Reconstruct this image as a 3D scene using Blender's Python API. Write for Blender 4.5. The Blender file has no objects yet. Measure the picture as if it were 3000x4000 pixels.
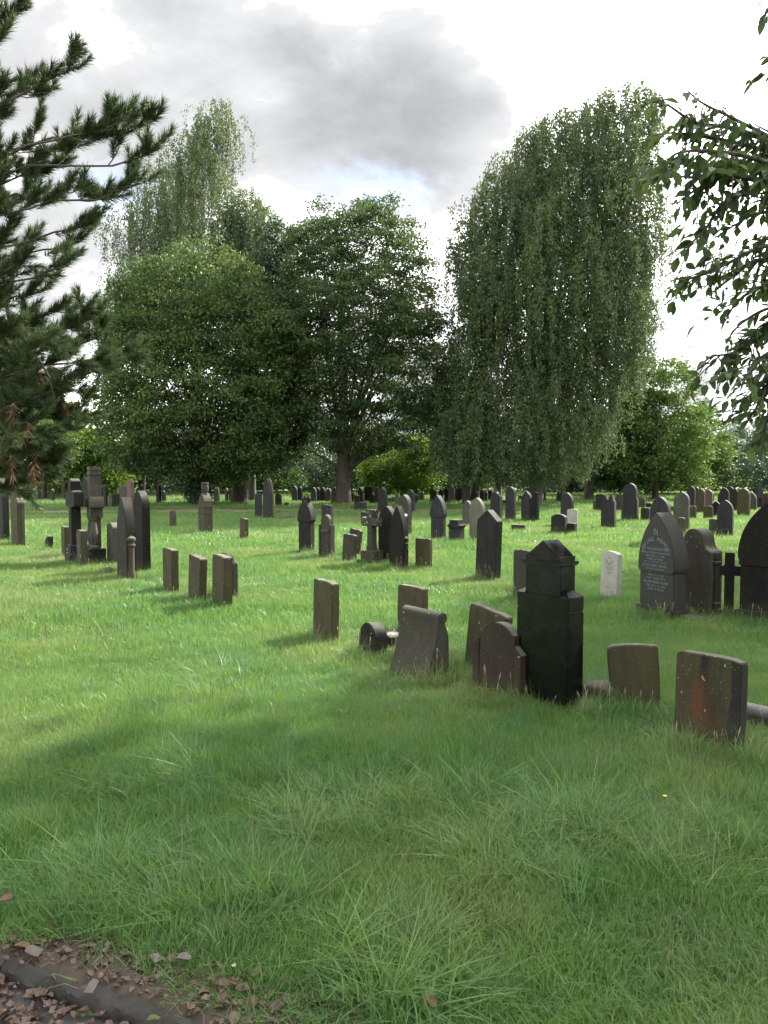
import bpy, bmesh, math, random
import numpy as np
from mathutils import Vector, Matrix, Euler

R = math.radians
rng = np.random.default_rng(11)
random.seed(11)
scene = bpy.context.scene
COL = scene.collection

# ------------------------------------------------------------------ camera, sky, sun, exposure
EYE = 1.9
FPX = 3006.0
PITCH = math.atan(150 / FPX)
cam_d = bpy.data.cameras.new('camera')
cam = bpy.data.objects.new('camera', cam_d)
COL.objects.link(cam)
cam.location = (0, 0, EYE)
cam.rotation_euler = (math.pi / 2 - PITCH, 0, 0)
cam_d.sensor_fit = 'VERTICAL'
cam_d.sensor_height = 36
cam_d.lens = 36 * FPX / 4000
cam_d.clip_start = 0.05
cam_d.clip_end = 2000
scene.camera = cam

SUN_EL, SUN_AZ = 39.0, 47.0          # elevation; azimuth measured from +Y (view axis) towards +X
SDIR = Vector((math.sin(R(SUN_AZ)) * math.cos(R(SUN_EL)), math.cos(R(SUN_AZ)) * math.cos(R(SUN_EL)), math.sin(R(SUN_EL))))
def ray(u, v):
    x = (u - 1500) / FPX
    c = -(v - 2000) / FPX
    return Vector((x, math.cos(PITCH) + c * math.sin(PITCH), -math.sin(PITCH) + c * math.cos(PITCH)))
def at(u, v, Y):
    d = ray(u, v)
    return Vector((0, 0, EYE)) + d * (Y / d.y)
def gp(u, v):
    d = ray(u, v)
    t = -EYE / d.z
    return Vector((d.x * t, d.y * t, 0))

world = bpy.data.worlds.new('World')
scene.world = world
world.use_nodes = True
wn, wl = world.node_tree.nodes, world.node_tree.links
wn.clear()
def N(nodes, typ, **kw):
    n = nodes.new(typ)
    for k, val in kw.items():
        setattr(n, k, val)
    return n
def build_sky():
    out = N(wn, 'ShaderNodeOutputWorld')
    bg = N(wn, 'ShaderNodeBackground')
    bg.inputs['Strength'].default_value = 0.1
    sky = N(wn, 'ShaderNodeTexSky', sky_type='NISHITA', sun_disc=False)
    sky.sun_elevation = R(SUN_EL)
    sky.sun_rotation = R(SUN_AZ)
    tc = N(wn, 'ShaderNodeTexCoord')
    mp = N(wn, 'ShaderNodeMapping')
    mp.inputs['Scale'].default_value = (1.0, 1.0, 1.7)
    mp.inputs['Location'].default_value = (3.1, 1.7, 0.4)
    wl.new(tc.outputs['Generated'], mp.inputs['Vector'])
    def noise(scale, detail, rough, dist=0.0):
        n = N(wn, 'ShaderNodeTexNoise')
        n.inputs['Scale'].default_value = scale
        n.inputs['Detail'].default_value = detail
        n.inputs['Roughness'].default_value = rough
        n.inputs['Distortion'].default_value = dist
        wl.new(mp.outputs['Vector'], n.inputs['Vector'])
        return n.outputs['Fac']
    def mr(val, a, b, c=0.0, d=1.0):
        n = N(wn, 'ShaderNodeMapRange', interpolation_type='SMOOTHSTEP')
        wl.new(val, n.inputs['Value'])
        for i, x in zip((1, 2, 3, 4), (a, b, c, d)):
            n.inputs[i].default_value = x
        return n.outputs[0]
    def mth(op, a, b):
        n = N(wn, 'ShaderNodeMath', operation=op)
        for i, x in enumerate((a, b)):
            if isinstance(x, (int, float)):
                n.inputs[i].default_value = x
            else:
                wl.new(x, n.inputs[i])
        return n.outputs[0]
    fine = noise(6.5, 9, 0.6, 0.35)
    big = noise(2.2, 5, 0.5, 0.1)
    def blob(u, v, ru, rv, ragged=0.5):
        # a cloud bank standing in one part of the sky, its edge broken up by the noise
        d = ray(u, v).normalized()
        sub = N(wn, 'ShaderNodeVectorMath', operation='SUBTRACT')
        wl.new(tc.outputs['Generated'], sub.inputs[0])
        sub.inputs[1].default_value = d
        sc = N(wn, 'ShaderNodeVectorMath', operation='MULTIPLY')
        wl.new(sub.outputs[0], sc.inputs[0])
        sc.inputs[1].default_value = (FPX / ru, FPX / ru, FPX / rv)
        ln = N(wn, 'ShaderNodeVectorMath', operation='LENGTH')
        wl.new(sc.outputs[0], ln.inputs[0])
        off = mth('MULTIPLY', mth('SUBTRACT', fine, 0.5), ragged * 4)
        return mr(mth('ADD', ln.outputs['Value'], off), 1.25, 0.45)
    def soft(u, v, ru, rv):
        # broad bank of cloud: only a bias added to the noise, so its edge stays ragged
        d = ray(u, v).normalized()
        sub = N(wn, 'ShaderNodeVectorMath', operation='SUBTRACT')
        wl.new(tc.outputs['Generated'], sub.inputs[0]); sub.inputs[1].default_value = d
        sc = N(wn, 'ShaderNodeVectorMath', operation='MULTIPLY')
        wl.new(sub.outputs[0], sc.inputs[0]); sc.inputs[1].default_value = (FPX / ru, FPX / ru, FPX / rv)
        ln = N(wn, 'ShaderNodeVectorMath', operation='LENGTH'); wl.new(sc.outputs[0], ln.inputs[0])
        return mr(ln.outputs['Value'], 1.5, 0.0)
    mid = noise(3.4, 7, 0.55, 0.5)
    tex = mth('ADD', mth('ADD', mth('MULTIPLY', fine, 0.55), mth('MULTIPLY', mid, 0.8)), mth('MULTIPLY', big, 0.3))
    acc = mth('SUBTRACT', tex, 0.32)
    for u, v, ru, rv, k in ((1520, 280, 400, 190, 0.24), (1380, 560, 520, 260, 0.24), (700, 20, 360, 130, 0.20), (1780, 640, 420, 190, 0.17), (2000, 450, 320, 130, 0.14),
                            (300, 330, 900, 700, 0.11), (1130, 190, 150, 110, 0.12), (1010, 420, 200, 260, -0.05), (2400, 250, 600, 400, -0.05), (1080, 300, 130, 120, -0.06), (1020, 780, 200, 160, -0.04), (2750, 1450, 500, 260, 0.10)):
        acc = mth('ADD', acc, mth('MULTIPLY', soft(u, v, ru, rv), k))
    # bright cloud added round the unseen sun to lift the ambient light
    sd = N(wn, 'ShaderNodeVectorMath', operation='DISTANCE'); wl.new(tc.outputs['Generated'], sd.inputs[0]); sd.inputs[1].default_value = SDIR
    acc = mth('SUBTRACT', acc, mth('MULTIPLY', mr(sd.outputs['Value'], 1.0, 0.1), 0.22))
    grey = mr(acc, 0.235, 1.0)
    bacc = mth('ADD', mth('MULTIPLY', mth('SUBTRACT', 1.0, fine), 0.5), mth('MULTIPLY', mth('SUBTRACT', 1.0, mid), 0.5))
    for u, v, ru, rv, k in ((1540, 745, 220, 110, 0.19), (1300, 690, 340, 110, 0.10), (470, 740, 280, 150, 0.28), (2040, 45, 110, 70, 0.30),
                            (2970, 60, 190, 130, 0.36), (2700, 1240, 340, 180, 0.24), (1850, 1150, 260, 200, 0.12)):
        bacc = mth('ADD', bacc, mth('MULTIPLY', soft(u, v, ru, rv), k))
    blue = mth('MULTIPLY', mr(bacc, 0.58, 0.92), 0.75)
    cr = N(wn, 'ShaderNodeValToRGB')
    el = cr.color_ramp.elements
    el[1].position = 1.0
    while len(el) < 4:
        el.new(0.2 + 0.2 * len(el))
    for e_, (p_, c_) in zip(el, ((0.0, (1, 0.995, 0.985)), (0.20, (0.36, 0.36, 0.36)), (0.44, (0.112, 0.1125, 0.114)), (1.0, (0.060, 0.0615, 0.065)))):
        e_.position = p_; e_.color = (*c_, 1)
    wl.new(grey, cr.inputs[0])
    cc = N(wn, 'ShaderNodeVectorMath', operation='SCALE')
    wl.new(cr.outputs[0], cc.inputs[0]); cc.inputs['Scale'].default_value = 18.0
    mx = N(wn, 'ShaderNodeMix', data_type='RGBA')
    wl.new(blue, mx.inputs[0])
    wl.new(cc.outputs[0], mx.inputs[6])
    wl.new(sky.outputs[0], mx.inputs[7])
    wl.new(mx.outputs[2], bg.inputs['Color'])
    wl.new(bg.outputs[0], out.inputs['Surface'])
build_sky()

sun_d = bpy.data.lights.new('sun', 'SUN')
sun_d.energy = 3.4
sun_d.angle = R(0.8)
sun_d.color = (1.0, 0.93, 0.80)
sun = bpy.data.objects.new('sun', sun_d)
COL.objects.link(sun)
sun.rotation_euler = SDIR.to_track_quat('Z', 'Y').to_euler()
sun.location = SDIR * 60

vs = scene.view_settings
vs.view_transform = 'Standard'
vs.look = 'None'
vs.gamma = 1
vs.use_curve_mapping = False
vs.exposure = 2.2
cy = scene.cycles
cy.max_bounces = 7
cy.diffuse_bounces = 3
cy.glossy_bounces = 2
cy.transmission_bounces = 4
cy.transparent_max_bounces = 4
cy.sample_clamp_indirect = 6
cy.use_denoising = True

# ------------------------------------------------------------------ helpers
def tag(o, label=None, cat=None, group=None, kind=None):
    if label: o['label'] = label
    if cat: o['category'] = cat
    if group: o['group'] = group
    if kind: o['kind'] = kind
    return o
def link(name, me, mat=None, parent=None, loc=None):
    o = bpy.data.objects.new(name, me)
    COL.objects.link(o)
    if mat is not None and me is not None and not me.materials:
        me.materials.append(mat)
    if parent is not None:
        o.parent = parent
    if loc is not None:
        o.location = loc
    return o
def empty(name, loc, rot=(0, 0, 0)):
    o = bpy.data.objects.new(name, None)
    o.empty_display_size = 0.2
    COL.objects.link(o)
    o.location = loc
    o.rotation_euler = rot
    return o
def arr_mesh(name, V, F, attrs=None, smooth=False):
    """V (n,3), F (m,k) with one k; attrs: name -> per-face floats"""
    V = np.asarray(V, np.float32); F = np.asarray(F, np.int32)
    me = bpy.data.meshes.new(name)
    m, k = F.shape
    me.vertices.add(len(V)); me.vertices.foreach_set('co', V.ravel())
    me.loops.add(m * k); me.loops.foreach_set('vertex_index', F.ravel())
    me.polygons.add(m); me.polygons.foreach_set('loop_start', np.arange(0, m * k, k, dtype=np.int32))
    if smooth:
        me.polygons.foreach_set('use_smooth', np.ones(m, bool))
    for an, vals in (attrs or {}).items():
        a = me.attributes.new(an, 'FLOAT', 'FACE')
        a.data.foreach_set('value', np.asarray(vals, np.float32))
    me.update(calc_edges=True)
    return me
def bm_mesh(name, bm, sharp=32):
    bmesh.ops.recalc_face_normals(bm, faces=bm.faces[:])
    me = bpy.data.meshes.new(name)
    bm.to_mesh(me); bm.free()
    me.polygons.foreach_set('use_smooth', np.ones(len(me.polygons), bool))
    me.set_sharp_from_angle(angle=R(sharp))
    return me
def prism(pts, y0, y1, bevel=0.006, bm=None, taper=0.0):
    """outline pts (x,z) extruded from y0 to y1 along y"""
    own = bm is None
    b = bmesh.new()
    f = [b.verts.new((x, y0, z)) for x, z in pts]
    k = [b.verts.new((x, y1, z)) for x, z in pts]
    n = len(pts)
    b.faces.new(f); b.faces.new(k[::-1])
    for i in range(n):
        j = (i + 1) % n
        b.faces.new((f[i], k[i], k[j], f[j]))
    bmesh.ops.recalc_face_normals(b, faces=b.faces[:])
    if bevel > 0:
        ed = [e for e in b.edges if len(e.link_faces) == 2 and e.calc_face_angle(0) > R(28)]
        bmesh.ops.bevel(b, geom=ed, offset=bevel, segments=2, affect='EDGES', clamp_overlap=True)
    if own:
        return b
    me = bpy.data.meshes.new('t'); b.to_mesh(me); b.free(); bm.from_mesh(me); bpy.data.meshes.remove(me)
    return bm
def rect(w, z0, z1, x=0.0):
    return [(x - w / 2, z0), (x + w / 2, z0), (x + w / 2, z1), (x - w / 2, z1)]
def box(w, d, z0, z1, x=0.0, y=0.0, bevel=0.006, bm=None):
    return prism(rect(w, z0, z1, x), y - d / 2, y + d / 2, bevel, bm)
def lathe(prof, n=14, x=0.0, y=0.0, bm=None):
    bm = bm or bmesh.new()
    rings = []
    for r, z in prof:
        rings.append([bm.verts.new((x + r * math.cos(2 * math.pi * i / n), y + r * math.sin(2 * math.pi * i / n), z)) for i in range(n)])
    for a, b in zip(rings[:-1], rings[1:]):
        for i in range(n):
            j = (i + 1) % n
            bm.faces.new((a[i], a[j], b[j], b[i]))
    bm.faces.new(rings[0][::-1]); bm.faces.new(rings[-1])
    return bm
def tube_arrays(path, radii, n=7):
    P = np.array([tuple(p) for p in path], float); m = len(P)
    T = np.gradient(P, axis=0); T /= np.linalg.norm(T, axis=1)[:, None] + 1e-9
    V = []
    up = np.array([0.31, 0.77, 0.55])
    for i in range(m):
        a = np.cross(T[i], up); a /= np.linalg.norm(a) + 1e-9
        b = np.cross(T[i], a)
        for k in range(n):
            t = 2 * math.pi * k / n
            V.append(P[i] + radii[i] * (a * math.cos(t) + b * math.sin(t)))
    F = []
    for i in range(m - 1):
        for k in range(n):
            l = (k + 1) % n
            F.append((i * n + k, i * n + l, (i + 1) * n + l, (i + 1) * n + k))
    return np.array(V), np.array(F)
def tube(name, path, radii, mat, parent=None, n=7, rough=0.0):
    V, F = tube_arrays(path, radii, n)
    if rough:
        V = V + rng.normal(0, rough, V.shape)
    return link(name, arr_mesh(name, V, F, smooth=True), mat, parent)
def bez(a, b, c, d, n=8):
    out = []
    for i in range(n):
        t = i / (n - 1)
        out.append(a * (1 - t) ** 3 + b * 3 * t * (1 - t) ** 2 + c * 3 * t * t * (1 - t) + d * t ** 3)
    return out
# smooth value noise made of a few waves, used for the lie of the land and for uneven outlines
_W = [(rng.normal(0, 1, 3), rng.uniform(0, 6.28), 0.75 ** i) for i in range(9)]
def waves(P, f):
    P = np.asarray(P, float)
    s = 0
    for i, (k, ph, a) in enumerate(_W):
        s = s + a * np.sin((P * k).sum(-1) * f * (1 + 0.45 * i) + ph)
    return s / 3.0
KA = Vector((-1.46, 2.93, 0)); KN = (0.397, 0.918)
def kerb_d(x, y):
    return (x - KA.x) * KN[0] + (y - KA.y) * KN[1]
def hg(x, y):
    x = np.asarray(x, float); y = np.asarray(y, float)
    P = np.stack([x, y, np.zeros_like(x)], -1)
    fade = np.clip((y - 3.0) / 3.0, 0, 1)
    h = (0.030 * waves(P, 1.9) + 0.035 * waves(P + 7.7, 0.55)) * (0.25 + 0.75 * fade)
    h = h + np.clip((y - 60) / 200, 0, 1) * 1.5
    d = (x - KA.x) * KN[0] + (y - KA.y) * KN[1]
    k = np.clip((0.30 - d) / 0.25, 0, 1)
    h = h * (1 - k)
    return np.where(d < -0.05, -0.14, h)

# ------------------------------------------------------------------ materials
def new_mat(name):
    m = bpy.data.materials.new(name); m.use_nodes = True
    nt = m.node_tree
    return m, nt.nodes, nt.links, nt.nodes['Principled BSDF']
def ramp(nodes, links, fac, stops):
    r = nodes.new('ShaderNodeValToRGB')
    el = r.color_ramp.elements
    while len(el) < len(stops):
        el.new(0.5)
    for e, (p, c) in zip(el, stops):
        e.position = p; e.color = (*c, 1)
    links.new(fac, r.inputs[0])
    return r.outputs[0]
def mix(nodes, links, fac, a, b):
    n = nodes.new('ShaderNodeMix'); n.data_type = 'RGBA'
    for sock, val in ((n.inputs[0], fac), (n.inputs[6], a), (n.inputs[7], b)):
        if isinstance(val, (int, float)):
            sock.default_value = val
        elif isinstance(val, tuple):
            sock.default_value = (*val, 1)
        else:
            links.new(val, sock)
    return n.outputs[2]
def noise_out(nodes, links, vec, scale, detail=4, rough=0.55, dist=0.0):
    n = nodes.new('ShaderNodeTexNoise')
    n.inputs['Scale'].default_value = scale; n.inputs['Detail'].default_value = detail
    n.inputs['Roughness'].default_value = rough; n.inputs['Distortion'].default_value = dist
    links.new(vec, n.inputs['Vector'])
    return n.outputs['Fac']
def stone_mat(name, base, dark, green=None, orange=None, lichen=0.0, streak=0.6, rough=0.85, bump=0.25, spec=0.3, bands=(), lich_col=(0.24, 0.25, 0.215)):
    dim = 1.0 if name == 'white_limestone' else 0.42 if name in ('sooty_sandstone', 'dark_grey_stone', 'black_weathered_stone', 'dark_inscribed_stone') else 0.46
    base, dark = (tuple(x * dim for x in q) for q in (base, dark))
    green = tuple(x * dim for x in green) if green else None
    orange = tuple(x * dim for x in orange) if orange else None
    m, n, l, p = new_mat(name)
    tc = n.new('ShaderNodeTexCoord'); oi = n.new('ShaderNodeObjectInfo')
    mul = n.new('ShaderNodeMath'); mul.operation = 'MULTIPLY'; mul.inputs[1].default_value = 37.0
    l.new(oi.outputs['Random'], mul.inputs[0])
    add = n.new('ShaderNodeVectorMath'); add.operation = 'ADD'
    l.new(tc.outputs['Object'], add.inputs[0]); l.new(mul.outputs[0], add.inputs[1])
    V = add.outputs[0]
    mp = n.new('ShaderNodeMapping'); mp.inputs['Scale'].default_value = (6.5, 6.5, 1.3)
    l.new(V, mp.inputs['Vector'])
    st = noise_out(n, l, mp.outputs[0], 1.0, 7, 0.7, 1.6)
    bl = noise_out(n, l, V, 4.5, 6, 0.6, 0.4)
    fn = noise_out(n, l, V, 55, 4, 0.65)
    c = mix(n, l, ramp(n, l, bl, [(0.35, (0, 0, 0)), (0.65, (1, 1, 1))]), base, tuple(x * 0.72 for x in base))
    if green:
        g = noise_out(n, l, V, 2.6, 4, 0.5)
        c = mix(n, l, ramp(n, l, g, [(0.40, (0, 0, 0)), (0.6, (0.85, 0.85, 0.85))]), c, green)
    if orange:
        mp2 = n.new('ShaderNodeMapping'); mp2.inputs['Scale'].default_value = (7, 7, 0.9); mp2.inputs['Location'].default_value = (3, 5, 9)
        l.new(V, mp2.inputs['Vector'])
        o = noise_out(n, l, mp2.outputs[0], 1.0, 3, 0.5)
        c = mix(n, l, ramp(n, l, o, [(0.54, (0, 0, 0)), (0.66, (0.9, 0.9, 0.9))]), c, orange)
    s = ramp(n, l, st, [(0.42, (0, 0, 0)), (0.60, (streak,) * 3)])
    c = mix(n, l, s, c, dark)
    c = mix(n, l, ramp(n, l, fn, [(0.3, (0.35,) * 3), (0.6, (0, 0, 0))]), c, dark)
    if bands:
        sx = n.new('ShaderNodeSeparateXYZ'); l.new(tc.outputs['Object'], sx.inputs[0])
        for x0, hw, soft_, col, z0_ in bands:
            wob = n.new('ShaderNodeMath'); wob.operation = 'MULTIPLY_ADD'; l.new(st, wob.inputs[0]); wob.inputs[1].default_value = 0.16; wob.inputs[2].default_value = -0.08 - x0
            ad_ = n.new('ShaderNodeMath'); ad_.operation = 'ADD'; l.new(sx.outputs[0], ad_.inputs[0]); l.new(wob.outputs[0], ad_.inputs[1])
            ab = n.new('ShaderNodeMath'); ab.operation = 'ABSOLUTE'; l.new(ad_.outputs[0], ab.inputs[0])
            mr_ = n.new('ShaderNodeMapRange'); l.new(ab.outputs[0], mr_.inputs[0])
            for i_, q_ in zip((1, 2, 3, 4), (hw + soft_, hw, 0, 0.9)): mr_.inputs[i_].default_value = q_
            mz = n.new('ShaderNodeMapRange'); l.new(sx.outputs[2], mz.inputs[0])
            for i_, q_ in zip((1, 2, 3, 4), (z0_ + 0.08, z0_ - 0.12, 0, 1)): mz.inputs[i_].default_value = q_
            mm = n.new('ShaderNodeMath'); mm.operation = 'MULTIPLY'; l.new(mr_.outputs[0], mm.inputs[0]); l.new(mz.outputs[0], mm.inputs[1])
            c = mix(n, l, mm.outputs[0], c, col)
    if lichen > 0:
        li = noise_out(n, l, V, 19, 3, 0.5, 0.2)
        t = 0.74 - lichen * 0.16
        c = mix(n, l, ramp(n, l, li, [(t, (0, 0, 0)), (t + 0.025, (0.8,) * 3)]), c, lich_col)
    if lichen > 0:
        # fine pale specks, moss on what faces up, green film where the grass keeps the foot damp
        l2 = noise_out(n, l, V, 70, 3, 0.6)
        c = mix(n, l, ramp(n, l, l2, [(0.66 - 0.05 * lichen, (0, 0, 0)), (0.74 - 0.05 * lichen, (0.6,) * 3)]), c, tuple(q * 0.75 for q in lich_col))
        ge = n.new('ShaderNodeNewGeometry'); sz = n.new('ShaderNodeSeparateXYZ'); l.new(ge.outputs['Normal'], sz.inputs[0])
        mt = n.new('ShaderNodeMath'); mt.operation = 'MULTIPLY'
        l.new(ramp(n, l, sz.outputs[2], [(0.45, (0, 0, 0)), (0.8, (0.75,) * 3)]), mt.inputs[0]); l.new(ramp(n, l, bl, [(0.3, (0.2,) * 3), (0.6, (1, 1, 1))]), mt.inputs[1])
        c = mix(n, l, mt.outputs[0], c, tuple((a_ * 0.8 + b_) / 2 for a_, b_ in zip(lich_col, green or base)))
        so = n.new('ShaderNodeSeparateXYZ'); l.new(tc.outputs['Object'], so.inputs[0])
        ma = n.new('ShaderNodeMath'); ma.operation = 'MULTIPLY_ADD'; l.new(bl, ma.inputs[0]); ma.inputs[1].default_value = -0.5; l.new(so.outputs[2], ma.inputs[2])
        mb = n.new('ShaderNodeMapRange'); l.new(ma.outputs[0], mb.inputs[0])
        for i_, q_ in zip((1, 2, 3, 4), (0.05, -0.18, 0, 0.65)): mb.inputs[i_].default_value = q_
        c = mix(n, l, mb.outputs[0], c, (0.042, 0.046, 0.020))
    l.new(c, p.inputs['Base Color'])
    p.inputs['Roughness'].default_value = rough
    p.inputs['Specular IOR Level'].default_value = spec
    b = n.new('ShaderNodeBump'); b.inputs['Strength'].default_value = bump; b.inputs['Distance'].default_value = 0.012
    ad = n.new('ShaderNodeMath'); ad.operation = 'ADD'
    l.new(bl, ad.inputs[0]); l.new(fn, ad.inputs[1]); l.new(ad.outputs[0], b.inputs['Height'])
    l.new(b.outputs[0], p.inputs['Normal'])
    return m
M = {}
M['soot'] = stone_mat('sooty_sandstone', (0.050, 0.048, 0.045), (0.016, 0.017, 0.019), green=(0.050, 0.052, 0.030), streak=0.7, lichen=0.15, spec=0.25)
M['sootblue'] = stone_mat('dark_grey_stone', (0.060, 0.062, 0.070), (0.022, 0.024, 0.030), streak=0.55, lichen=0.2)
M['black'] = stone_mat('black_weathered_stone', (0.022, 0.021, 0.022), (0.008, 0.008, 0.010), green=(0.030, 0.030, 0.016), streak=0.5, lichen=0.1, spec=0.2)
M['olive'] = stone_mat('algae_covered_sandstone', (0.150, 0.116, 0.058), (0.046, 0.043, 0.030), green=(0.112, 0.112, 0.034), streak=0.5, lichen=0.28)
M['rust'] = stone_mat('rust_stained_sandstone', (0.125, 0.100, 0.050), (0.030, 0.025, 0.018), green=(0.090, 0.088, 0.030), streak=0.5, lichen=0.5, bands=((-0.02, 0.02, 0.03, (0.010, 0.008, 0.008), 9.0), (-0.045, 0.03, 0.05, (0.078, 0.032, 0.012), 0.50), (0.06, 0.015, 0.04, (0.040, 0.016, 0.008), 0.36), (0.205, 0.03, 0.02, (0.010, 0.010, 0.010), 9.0)))
M['red'] = stone_mat('red_brown_sandstone', (0.064, 0.046, 0.032), (0.026, 0.020, 0.016), green=(0.060, 0.058, 0.028), orange=(0.080, 0.032, 0.018), streak=0.6, lichen=0.15)
M['brown'] = stone_mat('brown_sandstone', (0.130, 0.106, 0.070), (0.050, 0.044, 0.035), green=(0.110, 0.100, 0.055), streak=0.6, lichen=0.25)
M['greybrown'] = stone_mat('grey_brown_sandstone', (0.120, 0.106, 0.084), (0.045, 0.042, 0.036), green=(0.078, 0.078, 0.042), streak=0.6, lichen=0.3)
M['grey'] = stone_mat('grey_sandstone', (0.190, 0.185, 0.170), (0.075, 0.074, 0.070), green=(0.130, 0.135, 0.090), streak=0.55, lichen=0.25)
M['pale'] = stone_mat('pale_green_grey_stone', (0.300, 0.300, 0.230), (0.140, 0.145, 0.105), green=(0.220, 0.240, 0.140), streak=0.5, lichen=0.3)
M['white'] = stone_mat('white_limestone', (0.34, 0.335, 0.295), (0.27, 0.265, 0.23), streak=0.35, rough=0.7, bump=0.06)
M['pink'] = stone_mat('pink_granite', (0.230, 0.130, 0.105), (0.130, 0.085, 0.075), streak=0.35, rough=0.6, bump=0.08)
M['charcoal'] = stone_mat('dark_inscribed_stone', (0.058, 0.058, 0.046), (0.030, 0.031, 0.029), green=(0.055, 0.058, 0.036), streak=0.5, rough=0.6, spec=0.4)
M['lichenkerb'] = stone_mat('lichen_grey_stone', (0.300, 0.290, 0.290), (0.120, 0.115, 0.115), streak=0.3, lichen=0.7, lich_col=(0.30, 0.30, 0.30), rough=0.65)
M['greylichen'] = stone_mat('lichen_streaked_stone', (0.115, 0.108, 0.092), (0.05, 0.047, 0.042), green=(0.08, 0.085, 0.05), streak=0.7, lichen=0.75, lich_col=(0.26, 0.26, 0.24))
M['rubble'] = stone_mat('broken_dark_stone', (0.060, 0.045, 0.038), (0.02, 0.018, 0.018), orange=(0.14, 0.07, 0.03), streak=0.5, lichen=0.3)
m, n, l, p = new_mat('polished_black_granite'); M['granite'] = m
tc = n.new('ShaderNodeTexCoord')
sp = noise_out(n, l, tc.outputs['Object'], 320, 2, 0.5)
c = ramp(n, l, sp, [(0.45, (0.0015, 0.002, 0.002)), (0.75, (0.005, 0.0065, 0.007))])
dr = noise_out(n, l, tc.outputs['Object'], 5, 5, 0.6, 0.5)
c = mix(n, l, ramp(n, l, dr, [(0.45, (0, 0, 0)), (0.75, (0.35,) * 3)]), c, (0.006, 0.0075, 0.005))
l.new(c, p.inputs['Base Color'])
l.new(ramp(n, l, dr, [(0.3, (0.13,) * 3), (0.75, (0.36,) * 3)]), p.inputs['Roughness'])
p.inputs['Specular IOR Level'].default_value = 0.35
def plain(name, col, rough=0.8, metal=0.0, var=0.0, scale=20):
    m, n, l, p = new_mat(name)
    tc = n.new('ShaderNodeTexCoord')
    f = noise_out(n, l, tc.outputs['Object'], scale, 5, 0.6)
    c = mix(n, l, f, tuple(x * (1 - var) for x in col), tuple(min(1, x * (1 + var)) for x in col))
    l.new(c, p.inputs['Base Color'])
    p.inputs['Roughness'].default_value = rough; p.inputs['Metallic'].default_value = metal
    return m
M['letter'] = plain('grey_lead_lettering', (0.13, 0.15, 0.165), 0.6, 0, 0.3, 60)
M['engrave'] = plain('dark_engraving', (0.14, 0.14, 0.12), 0.9, 0, 0.2)  # carved lines, drawn darker than the white stone
M['metal'] = plain('aluminium', (0.62, 0.62, 0.62), 0.35, 0.9, 0.1)
M['plastic'] = plain('white_plastic', (0.75, 0.75, 0.73), 0.4, 0, 0.05)
def bark(name, a, b, sc=1.0):
    m, n, l, p = new_mat(name)
    tc = n.new('ShaderNodeTexCoord')
    mp = n.new('ShaderNodeMapping'); mp.inputs['Scale'].default_value = (9 * sc, 9 * sc, 2 * sc)
    l.new(tc.outputs['Object'], mp.inputs['Vector'])
    f = noise_out(n, l, mp.outputs[0], 1.0, 6, 0.65, 0.6)
    l.new(ramp(n, l, f, [(0.35, a), (0.65, b)]), p.inputs['Base Color'])
    p.inputs['Roughness'].default_value = 0.9
    bu = n.new('ShaderNodeBump'); bu.inputs['Strength'].default_value = 0.6; bu.inputs['Distance'].default_value = 0.04
    l.new(f, bu.inputs['Height']); l.new(bu.outputs[0], p.inputs['Normal'])
    return m
M['bark'] = bark('dark_bark', (0.030, 0.024, 0.018), (0.075, 0.062, 0.047))
M['birchbark'] = bark('birch_bark', (0.030, 0.027, 0.024), (0.13, 0.12, 0.105), 0.6)
M['pinebark'] = bark('pine_bark', (0.055, 0.042, 0.034), (0.13, 0.10, 0.08), 3)
M['twig'] = bark('cherry_twig_bark', (0.035, 0.028, 0.024), (0.085, 0.070, 0.058), 4)
def leaf_mat(name, c0, c1, c2, trans=0.32, rough=0.55, patch=0.6, spec=0.2):
    """leaf colour differs from leaf to leaf (rnd) and from bough to bough (noise)"""
    m, n, l, p = new_mat(name)
    at_ = n.new('ShaderNodeAttribute'); at_.attribute_name = 'rnd'
    ge = n.new('ShaderNodeNewGeometry')
    f = noise_out(n, l, ge.outputs['Position'], patch, 3, 0.5)
    c = ramp(n, l, at_.outputs['Fac'], [(0.0, c0), (0.6, c1), (1.0, c2)])
    c = mix(n, l, ramp(n, l, f, [(0.38, (0, 0, 0)), (0.68, (0.7,) * 3)]), c, c2)
    l.new(c, p.inputs['Base Color'])
    p.inputs['Roughness'].default_value = rough
    p.inputs['Specular IOR Level'].default_value = spec
    tr = n.new('ShaderNodeBsdfTranslucent')
    hs = n.new('ShaderNodeHueSaturation'); hs.inputs['Hue'].default_value = 0.48; hs.inputs['Saturation'].default_value = 1.15; hs.inputs['Value'].default_value = 1.5
    l.new(c, hs.inputs['Color']); l.new(hs.outputs[0], tr.inputs['Color'])
    ms = n.new('ShaderNodeMixShader'); ms.inputs[0].default_value = trans
    l.new(p.outputs[0], ms.inputs[1]); l.new(tr.outputs[0], ms.inputs[2])
    l.new(ms.outputs[0], n['Material Output'].inputs['Surface'])
    return m
M['lf_lime'] = leaf_mat('lime_tree_leaves', (0.036, 0.066, 0.028), (0.058, 0.104, 0.036), (0.100, 0.150, 0.044), trans=0.25)
M['lf_maple'] = leaf_mat('sycamore_leaves', (0.026, 0.050, 0.026), (0.044, 0.082, 0.034), (0.092, 0.132, 0.044), trans=0.26)
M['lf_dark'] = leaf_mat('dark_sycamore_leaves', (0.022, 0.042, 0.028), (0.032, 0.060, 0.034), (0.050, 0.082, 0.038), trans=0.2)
M['lf_birch'] = leaf_mat('birch_leaves', (0.050, 0.078, 0.040), (0.070, 0.106, 0.050), (0.108, 0.152, 0.056), trans=0.28)
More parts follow.
